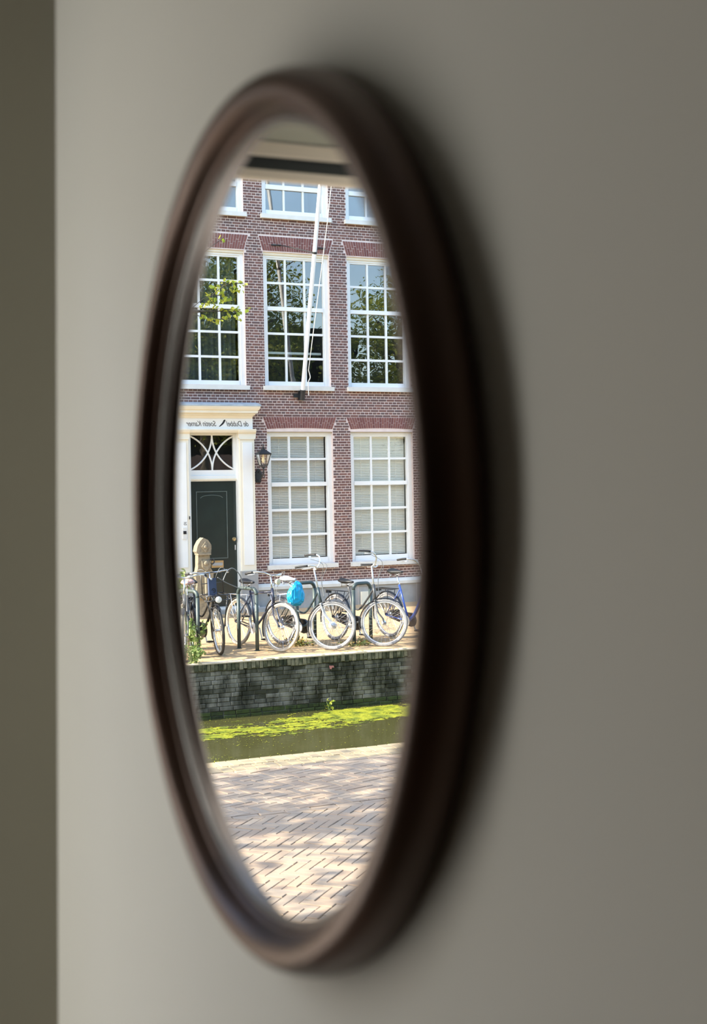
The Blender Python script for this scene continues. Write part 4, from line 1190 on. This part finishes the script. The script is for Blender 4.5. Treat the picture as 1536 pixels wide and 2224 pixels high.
RWH = 0.345
_wm = {}
def wheel_meshes(tyre, rim):
    key = (tyre.name, rim.name)
    if key in _wm: return _wm[key]
    tr = 0.021
    t = MB().lathe([(RWH - tr + tr * math.cos(a), tr * math.sin(a)) for a in [2 * PI * q / 10 for q in range(10)]], axis='y', n=56, closed=True).mesh('tyre', 'all'); t.materials.append(tyre)
    rm = MB().lathe([(RWH - 0.038, -0.014), (RWH - 0.033, 0.0), (RWH - 0.038, 0.014), (RWH - 0.052, 0.012), (RWH - 0.056, 0.0), (RWH - 0.052, -0.012)], axis='y', n=56, closed=True).mesh('rim', 'all'); rm.materials.append(rim)
    sp = MB()
    for q in range(28):
        a = 2 * PI * q / 28; sgn = 1 if q % 2 else -1
        a2 = a + sgn * (0.75 if (q // 2) % 2 else -0.75)
        sp.tube([Vector((0.028 * math.cos(a2), 0.028 * sgn, 0.028 * math.sin(a2))), Vector(((RWH - 0.05) * math.cos(a), 0, (RWH - 0.05) * math.sin(a)))], 0.0016, 4, False)
    s = sp.mesh('spokes', fix=False); s.materials.append(M['chrome'])
    h = MB().lathe([(0.001, -0.06), (0.008, -0.06), (0.009, -0.04), (0.032, -0.035), (0.032, -0.028), (0.018, -0.02), (0.018, 0.02), (0.032, 0.028), (0.032, 0.035), (0.009, 0.04), (0.008, 0.06), (0.001, 0.06)], axis='y', n=14).mesh('hub', True); h.materials.append(M['chrome'])
    hb = MB().lathe([(0.001, -0.06), (0.008, -0.06), (0.009, -0.045), (0.055, -0.040), (0.058, -0.01), (0.035, 0.0), (0.030, 0.035), (0.009, 0.04), (0.008, 0.06), (0.001, 0.06)], axis='y', n=18).mesh('hub', True); hb.materials.append(M['alu'])
    _wm[key] = (t, rm, s, h, hb)
    return _wm[key]


def bicycle(label, front, direction, paint, tyre, rim='chrome', lean=0.0, steer=0.0, style='step', saddle='saddle_black', bar='swept', bar_roll=0.0, bar_h=1.10,
            lamp=None, carrier=True, front_carrier=False, drum=False, fork_mat=None, saddle_h=0.98, stem_mat='chrome', chaincase=True, guard=None, steer_guard=True):
    d = Vector((direction[0], -direction[1], 0)).normalized()
    WB = 1.10; SCL = 1.06
    rear = W(front[0], front[1], 0) - d * WB * SCL
    root = empty('bicycle', rear)
    root.rotation_mode = 'QUATERNION'; root.scale = (SCL, SCL, SCL)
    yaw = math.atan2(d.y, d.x)
    root.rotation_quaternion = (Matrix.Rotation(yaw, 3, 'Z') @ Matrix.Rotation(lean, 3, 'X')).to_quaternion()
    tag(root, label, 'bicycle', 'bicycles parked along the canal')
    P = M[paint]; fm = M[fork_mat] if fork_mat else P; gm = M[guard] if guard else P
    V = Vector
    ra, fa = V((0, 0, RWH)), V((WB, 0, RWH))
    bb = V((0.46, 0, 0.29)); st_top = V((0.295, 0, 0.80)); hb_, ht = V((0.915, 0, 0.69)), V((0.872, 0, 0.86))
    ax = (ht - hb_).normalized()
    SM = Matrix.Translation(hb_) @ Matrix.Rotation(steer, 4, ax) @ Matrix.Translation(-hb_)
    def part(m, name, mat, sm='all', steered=False, parent=root):
        o = m.build(name, mat, parent, smooth=sm, world=False)
        if steered: o.matrix_local = SM
        return o
    # wheels
    t, rm, sp, hub, hubd = wheel_meshes(M[tyre], M[rim])
    for c, stf in ((ra, False), (fa, True)):
        w = bpy.data.objects.new('wheel', t); COL.objects.link(w); w.parent = root
        w.matrix_local = (SM if stf else Matrix.Identity(4)) @ Matrix.Translation(c)
        for nm, me in (('rim', rm), ('spokes', sp), ('hub', hubd if (drum and stf) else hub)):
            o = bpy.data.objects.new(nm, me); COL.objects.link(o); o.parent = w
    # frame
    f = MB()
    f.tube([bb, st_top + (st_top - bb).normalized() * 0.02], 0.016, 10)
    f.tube([hb_ - ax * 0.02, ht + ax * 0.02], 0.021, 10)
    if style == 'step':
        f.tube(smooth_path([hb_ + ax * 0.02, V((0.78, 0, 0.50)), V((0.60, 0, 0.33)), bb], 5), 0.019, 10)
        f.tube(smooth_path([ht - ax * 0.03, V((0.74, 0, 0.66)), V((0.56, 0, 0.50)), V((0.385, 0, 0.52))], 5), 0.015, 10)
    elif style == 'mono':
        f.tube(smooth_path([ht - ax * 0.05, V((0.76, 0, 0.60)), V((0.60, 0, 0.38)), bb], 5), 0.026, 10)
    else:
        f.tube([hb_, bb], 0.018, 10); f.tube([ht - ax * 0.03, st_top - V((0, 0, 0.02))], 0.015, 10)
    for s in (1, -1):
        f.tube([bb + V((0, 0.03 * s, 0)), ra + V((0, 0.06 * s, 0))], 0.010, 8)
        f.tube([st_top + V((0.02, 0.02 * s, -0.06)), ra + V((0, 0.06 * s, 0))], 0.008, 8)
    f.tube([bb + V((0, -0.045, 0)), bb + V((0, 0.045, 0))], 0.024, 12)
    part(f, 'frame', P)
    # seat post and saddle
    sd = V((0.235, 0, saddle_h))
    part(MB().tube([st_top - V((-0.02, 0, 0.06)), sd + V((0.01, 0, -0.05))], 0.012, 8), 'seat_post', M['chrome'])
    sm_ = MB(); ring = []
    prof_s = [(-0.13, 0.055, 0.03), (-0.11, 0.095, 0.045), (-0.05, 0.10, 0.045), (0.02, 0.065, 0.035), (0.08, 0.035, 0.028), (0.135, 0.026, 0.022), (0.15, 0.012, 0.01)]
    for xx, hw, th in prof_s:
        base = len(sm_.v)
        for q in range(12):
            a = 2 * PI * q / 12
            zz = math.sin(a) * th
            sm_.v.append((sd.x + xx, math.cos(a) * hw, sd.z + (zz if zz > 0 else zz * 0.8) * 0.9 - 0.01 + (0.012 if xx < -0.1 else 0)))
        if xx > -0.13:
            for q in range(12):
                q2 = (q + 1) % 12
                sm_.f.append((base - 12 + q, base - 12 + q2, base + q2, base + q))
    sm_.f.append(tuple(range(12))); sm_.f.append(tuple(range(len(sm_.v) - 12, len(sm_.v))))
    so_ = part(sm_, 'saddle', M[saddle])
    spg = MB()
    for s in (1, -1):
        for q in range(3):
            spg.lathe([(0.016, sd.z - 0.075 + q * 0.016), (0.019, sd.z - 0.071 + q * 0.016), (0.016, sd.z - 0.066 + q * 0.016)], (sd.x - 0.075, 0.05 * s, 0), n=10)
        spg.tube([V((sd.x - 0.075, 0.05 * s, sd.z - 0.08)), V((sd.x + 0.02, 0.02 * s, sd.z - 0.06)), V((sd.x + 0.10, 0.012 * s, sd.z - 0.03))], 0.004, 6)
    part(spg, 'springs', M['chrome'], 'all', False, so_)
    # fork
    fk = MB()
    crown_p = hb_ - ax * 0.05
    for s in (1, -1):
        fk.tube(smooth_path([crown_p + V((0, 0.035 * s, 0)), crown_p.lerp(fa, 0.5) + V((-0.025, 0.05 * s, 0)), fa + V((-0.03, 0.052 * s, 0.06)), fa + V((0, 0.055 * s, 0))], 5), 0.011, 8)
    fk.tube([crown_p + V((0, -0.05, 0)), crown_p + V((0, 0.05, 0))], 0.016, 8)
    part(fk, 'fork', fm, 'all', True)
    # stem and handlebar
    top = hb_ + ax * ((bar_h - hb_.z) / ax.z)
    part(MB().tube([ht, top], 0.0125, 10), 'stem', M[stem_mat], 'all', True)
    BR = Matrix.Translation(top) @ Matrix.Rotation(bar_roll, 4, 'X') @ Matrix.Translation(-top)
    hbm = MB()
    path = {}
    for s in (1, -1):
        if bar == 'swept':
            pts = [top, top + V((0.045, 0.07 * s, 0.01)), top + V((0.03, 0.19 * s, 0.035)), top + V((-0.09, 0.27 * s, 0.03)), top + V((-0.22, 0.285 * s, 0.0))]
        elif bar == 'tall':
            pts = [top, top + V((0.05, 0.06 * s, 0.02)), top + V((0.06, 0.16 * s, 0.10)), top + V((-0.02, 0.25 * s, 0.13)), top + V((-0.20, 0.27 * s, 0.11))]
        else:
            pts = [top, top + V((0.015, 0.10 * s, 0.0)), top + V((0.0, 0.20 * s, 0.012)), top + V((-0.04, 0.27 * s, 0.01)), top + V((-0.10, 0.32 * s, 0.0))]
        sp_ = smooth_path(pts, 6); path[s] = sp_
        hbm.tube(sp_[:-6], 0.0115, 8)
    ho = hbm.build('handlebar', M['chrome' if stem_mat == 'chrome' else stem_mat], root, smooth='all', world=False)
    ho.matrix_local = SM @ BR
    for s in (1, -1):
        MB().tube(path[s][-7:], 0.016, 8).build('grip', M['saddle_black'], ho, smooth='all', world=False)
        lv = path[s][-8]
        MB().tube([lv + V((0, 0, -0.01)), lv + V((0.03, 0.02 * s, -0.03)), lv + V((-0.10, 0.03 * s, -0.045))], 0.005, 6).build('brake_lever', M['alu'], ho, smooth='all', world=False)
    cb = MB()
    for s in (1, -1):
        lv = path[s][-8]
        cb.tube(smooth_path([lv, top + V((0.16, 0.12 * s, 0.06)), top + V((0.12, 0.03 * s, -0.15)), hb_ + V((0.05, 0.01 * s, 0.05))], 6), 0.0035, 5)
    co = cb.build('brake_cable', M['cable'], root, smooth='all', world=False); co.matrix_local = SM
    # mudguards
    def guard_mesh(c, a0, a1):
        g = MB(); n = 18; prof_g = [(-0.026, -0.006), (-0.016, 0.005), (0.0, 0.009), (0.016, 0.005), (0.026, -0.006)]
        for q in range(n + 1):
            a = a0 + (a1 - a0) * q / n
            for y, dr_ in prof_g:
                r = RWH + 0.016 + dr_
                g.v.append((c.x + r * math.cos(a), y, c.z + r * math.sin(a)))
            if q:
                for k in range(4):
                    b0 = (q - 1) * 5 + k
                    g.f.append((b0, b0 + 1, b0 + 6, b0 + 5))
        return g
    part(guard_mesh(ra, math.radians(20), math.radians(195)), 'mudguard', gm)
    o = part(guard_mesh(fa, math.radians(55), math.radians(205)), 'mudguard', gm, 'all', True)
    # drivetrain
    ck = MB().lathe([(0.02, 0.050), (0.085, 0.050), (0.085, 0.054), (0.02, 0.054)], (bb.x, 0, bb.z), axis='y', n=24, closed=True)
    part(ck.tube([bb + V((0, -0.07, 0)), bb + V((0.06, -0.08, -0.16))], 0.010, 6).tube([bb + V((0, 0.07, 0)), bb + V((-0.06, 0.08, 0.16))], 0.010, 6), 'crank', M['alu'], True)
    for s, o_ in ((-1, V((0.06, -0.13, -0.165))), (1, V((-0.06, 0.13, 0.165)))):
        c = bb + o_
        part(MB().lbox(c.x - 0.045, c.x + 0.045, c.y - 0.04, c.y + 0.04, c.z - 0.011, c.z + 0.011), 'pedal', M['saddle_black'], False)
    if chaincase:
        cc = MB(); pts = []
        R1, R2 = 0.105, 0.065
        for q in range(13):
            a = -PI / 2 + PI * q / 12; pts.append((bb.x + R1 * math.cos(a), bb.z + R1 * math.sin(a)))
        for q in range(13):
            a = PI / 2 + PI * q / 12; pts.append((ra.x + R2 * math.cos(a), ra.z + R2 * math.sin(a)))
        n = len(pts)
        cc.v = [(x, -0.072, z) for x, z in pts] + [(x, -0.040, z) for x, z in pts]
        cc.f = [tuple(range(n)), tuple(range(n, 2 * n))] + [(q, (q + 1) % n, n + (q + 1) % n, n + q) for q in range(n)]
        part(cc, 'chain_case', M['bike_black'], True)
    else:
        ch = MB()
        ch.tube([bb + V((0, -0.052, 0.085)), ra + V((0, -0.052, 0.035))], 0.005, 5).tube([bb + V((0, -0.052, -0.085)), ra + V((0, -0.052, -0.035))], 0.005, 5)
        part(ch, 'chain', M['iron'])
    if carrier:
        cr = MB(); zc = 0.745
        for y in (-0.07, -0.025, 0.025, 0.07):
            cr.tube([V((-0.20, y, zc)), V((0.19, y, zc))], 0.005, 6)
        cr.tube([V((-0.20, -0.07, zc)), V((-0.20, 0.07, zc))], 0.006, 6).tube([V((0.18, -0.07, zc)), V((0.18, 0.07, zc))], 0.006, 6)
        for s in (1, -1):
            cr.tube([V((-0.14, 0.07 * s, zc)), ra + V((0, 0.065 * s, 0))], 0.006, 6).tube([V((0.10, 0.07 * s, zc)), ra + V((0, 0.065 * s, 0))], 0.006, 6)
        part(cr, 'carrier', M['chrome'] if carrier == 'chrome' else M['bike_black'])
        part(MB().lbox(-0.225, -0.205, -0.05, 0.05, zc - 0.045, zc - 0.005), 'rear_reflector', M['saddle_black'], False)
    if front_carrier:
        cr = MB(); zc = 0.845
        for q in range(5):
            y = -0.15 + 0.075 * q
            cr.tube([V((0.93, y, zc)), V((1.25, y, zc))], 0.007, 6)
        for zz, xx in ((zc, 0.93), (zc, 1.25), (zc - 0.07, 1.25)):
            cr.tube([V((xx, -0.17, zz)), V((xx, 0.17, zz))], 0.009, 6)
        cr.tube([V((1.25, -0.17, zc - 0.07)), V((0.93, -0.17, zc - 0.02))], 0.008, 6).tube([V((1.25, 0.17, zc - 0.07)), V((0.93, 0.17, zc - 0.02))], 0.008, 6)
        for s in (1, -1):
            cr.tube([V((1.20, 0.15 * s, zc)), V((1.14, 0.075 * s, RWH))], 0.008, 6)
            cr.tube([V((0.945, 0.15 * s, zc)), V((0.945, 0.15 * s, zc + 0.28)), V((0.945, 0.0, zc + 0.30))], 0.007, 6)
            cr.tube([V((0.945, 0.15 * s, zc + 0.15)), V((0.945, 0.0, zc + 0.15))], 0.006, 6)
        part(cr, 'front_carrier', M['bike_black'], 'all', True)
    if lamp:
        lz, lxx = (0.79, 1.27) if front_carrier else (0.98, 0.97)
        lm = MB().lathe([(0.001, -0.05), (0.022, -0.045), (0.040, -0.01), (0.045, 0.015), (0.040, 0.022), (0.001, 0.028)], (lxx, 0, lz), axis='x', n=16)
        lm2 = part(lm, 'headlamp', M[lamp], True, True)
        part(MB().tube([V((lxx - 0.03, 0, lz)), V((0.90, 0, lz - 0.06))], 0.006, 6), 'lamp_bracket', M['iron'], 'all', True)
    # kick stand
    part(MB().tube([bb + V((-0.06, 0.05, -0.02)), bb + V((-0.14, 0.16, -0.27))], 0.007, 6), 'kick_stand', M['alu'])
    return root


R = math.radians
bA = bicycle('black bicycle seen from the front with a front carrier and white headlamp', (-18.12, 5.32), (0.988, 0.156), 'bike_black', 'tyre', 'alu', steer=R(14), style='step', lamp='plastic_white', front_carrier=True, bar='flat', bar_h=1.13, stem_mat='chrome', carrier=True)
bB = bicycle('dark navy bicycle with pale tyres and cream headlamp behind the steel stand', (-18.02, 6.21), (0.972, 0.234), 'bike_navy', 'tyre_cream', 'chrome', steer=R(-13), lean=R(3), style='diamond', lamp='lamp_cream', bar='swept', bar_h=1.06, saddle_h=0.95, carrier='chrome', guard='bike_grey', chaincase=False)
bD = bicycle('grey step through bicycle with silver fork, white tyres and drum brake', (-17.82, 6.96), (0.945, 0.327), 'bike_teal', 'tyre_grey', 'alu', steer=R(-36), lean=R(-2), style='step', drum=True, fork_mat='alu', stem_mat='alu', bar='tall', bar_h=1.14, bar_roll=R(-22), saddle='saddle_grey', saddle_h=0.98, carrier='chrome', guard='bike_grey')
bE = bicycle('dark bicycle with turned white tyred front wheel and tall curved handlebar', (-17.84, 7.78), (0.97, 0.25), 'bike_grey', 'tyre_grey', 'alu', steer=R(-46), lean=R(5), style='step', bar='tall', bar_h=1.14, bar_roll=R(12), stem_mat='alu', saddle_h=0.90, fork_mat='bike_grey', guard='bike_black')
bF = bicycle('bright blue bicycle at the end of the row with black saddle', (-17.76, 8.72), (0.97, 0.25), 'bike_blue', 'tyre_grey', 'alu', lean=R(-3), style='mono', bar='tall', bar_h=1.12, saddle_h=1.02, guard='bike_black')
bG = bicycle('bicycle with a red and white saddle half hidden by weeds', (-17.74, 4.67), (0.94, -0.34), 'bike_grey', 'tyre_cream', 'chrome', style='step', saddle='saddle_red', saddle_h=1.0, bar='swept')

# blue plastic bag hung on the saddle of the grey bicycle
bag_c = W(-18.42, 6.66, 0.815)
bm = bmesh.new(); bmesh.ops.create_icosphere(bm, subdivisions=5, radius=1.0)
for v in bm.verts:
    p = v.co.copy()
    q = p * 1.0
    cr = noise.noise(q * 1.6 + Vector((3, 1, 7))) * 0.25 - abs(noise.noise(Vector((q.x * 3.2, q.y * 3.2, q.z * 1.4)) + Vector((9, 2, 4)))) * 0.42 + abs(noise.noise(q * 6.5)) * -0.14
    sq = lambda a, e: math.copysign(abs(a) ** e, a)
    t_ = (p.z + 1) / 2
    wd = 1.12 - 0.52 * t_ ** 1.3
    v.co = Vector((sq(p.x, 0.75) * 0.085 * wd * (1 + cr), sq(p.y, 0.7) * 0.150 * wd * (1 + cr) + 0.03 * (1 - t_), sq(p.z, 0.75) * 0.185 * (1 + 0.35 * cr)))
me = bpy.data.meshes.new('plastic_bag'); bm.to_mesh(me); bm.free(); me.materials.append(M['blue_plastic'])
me.polygons.foreach_set('use_smooth', [True] * len(me.polygons))
bg_ = inst('plastic_bag', me, bag_c)
tag(bg_, 'crumpled bright blue plastic bag tied under the grey bicycle saddle', 'bag')
MB().tube(smooth_path([bag_c + Vector((0, 0.05, 0.13)), bag_c + Vector((0.0, 0.02, 0.18)), bag_c + Vector((-0.02, -0.02, 0.185)), bag_c + Vector((-0.01, -0.06, 0.14))], 5), 0.016, 6).build('handles', M['blue_plastic'], bg_, smooth='all')

# navy card with the round mark standing in the front carrier
nc = empty('display_card', W(-18.16, 5.235, 0.86)); nc.rotation_euler = (0, R(-4), R(-9))
tag(nc, 'tall navy blue card box with dark round logo standing in the front carrier', 'box')
MB().lbox(-0.02, 0.02, -0.062, 0.062, 0.0, 0.275).build('box', M['navy_card'], nc, world=False)
lg = MB()
def ring_arc(m, r0, r1, a0, a1, cz, cy=-0.012, n=20):
    base = len(m.v)
    for q in range(n + 1):
        a = a0 + (a1 - a0) * q / n
        for r in (r0, r1): m.v.append((0.0212, cy + r * math.cos(a), cz + r * math.sin(a)))
        if q: b0 = base + 2 * (q - 1); m.f.append((b0, b0 + 1, b0 + 3, b0 + 2))
ring_arc(lg, 0.022, 0.034, 0, 2 * PI * 0.80, 0.092)
ring_arc(lg, 0.005, 0.012, 0, 2 * PI, 0.092)
lg.build('round_logo', M['black_paint'], nc, world=False, fix=False)
MB().lathe([(0.001, 0.0), (0.016, 0.0), (0.016, 0.008), (0.001, 0.010)], (0.02, 0.02, 0.262), axis='x', n=12).build('clip', M['plastic_white'], nc, world=False)
# long loops of cable lock hanging off the black bicycle
tag(MB().tube(smooth_path([W(-18.35, 5.45, 1.06), W(-18.40, 5.55, 1.22), W(-18.45, 5.66, 1.24), W(-18.5, 5.78, 1.12), W(-18.52, 5.82, 0.93), W(-18.45, 5.68, 0.97), W(-18.38, 5.50, 1.05), W(-18.30, 5.36, 1.13)], 6), 0.008, 6).build('cable_lock', M['cable'], smooth='all'), 'grey cable lock looping from the black bicycle to the steel stand', 'cable lock')
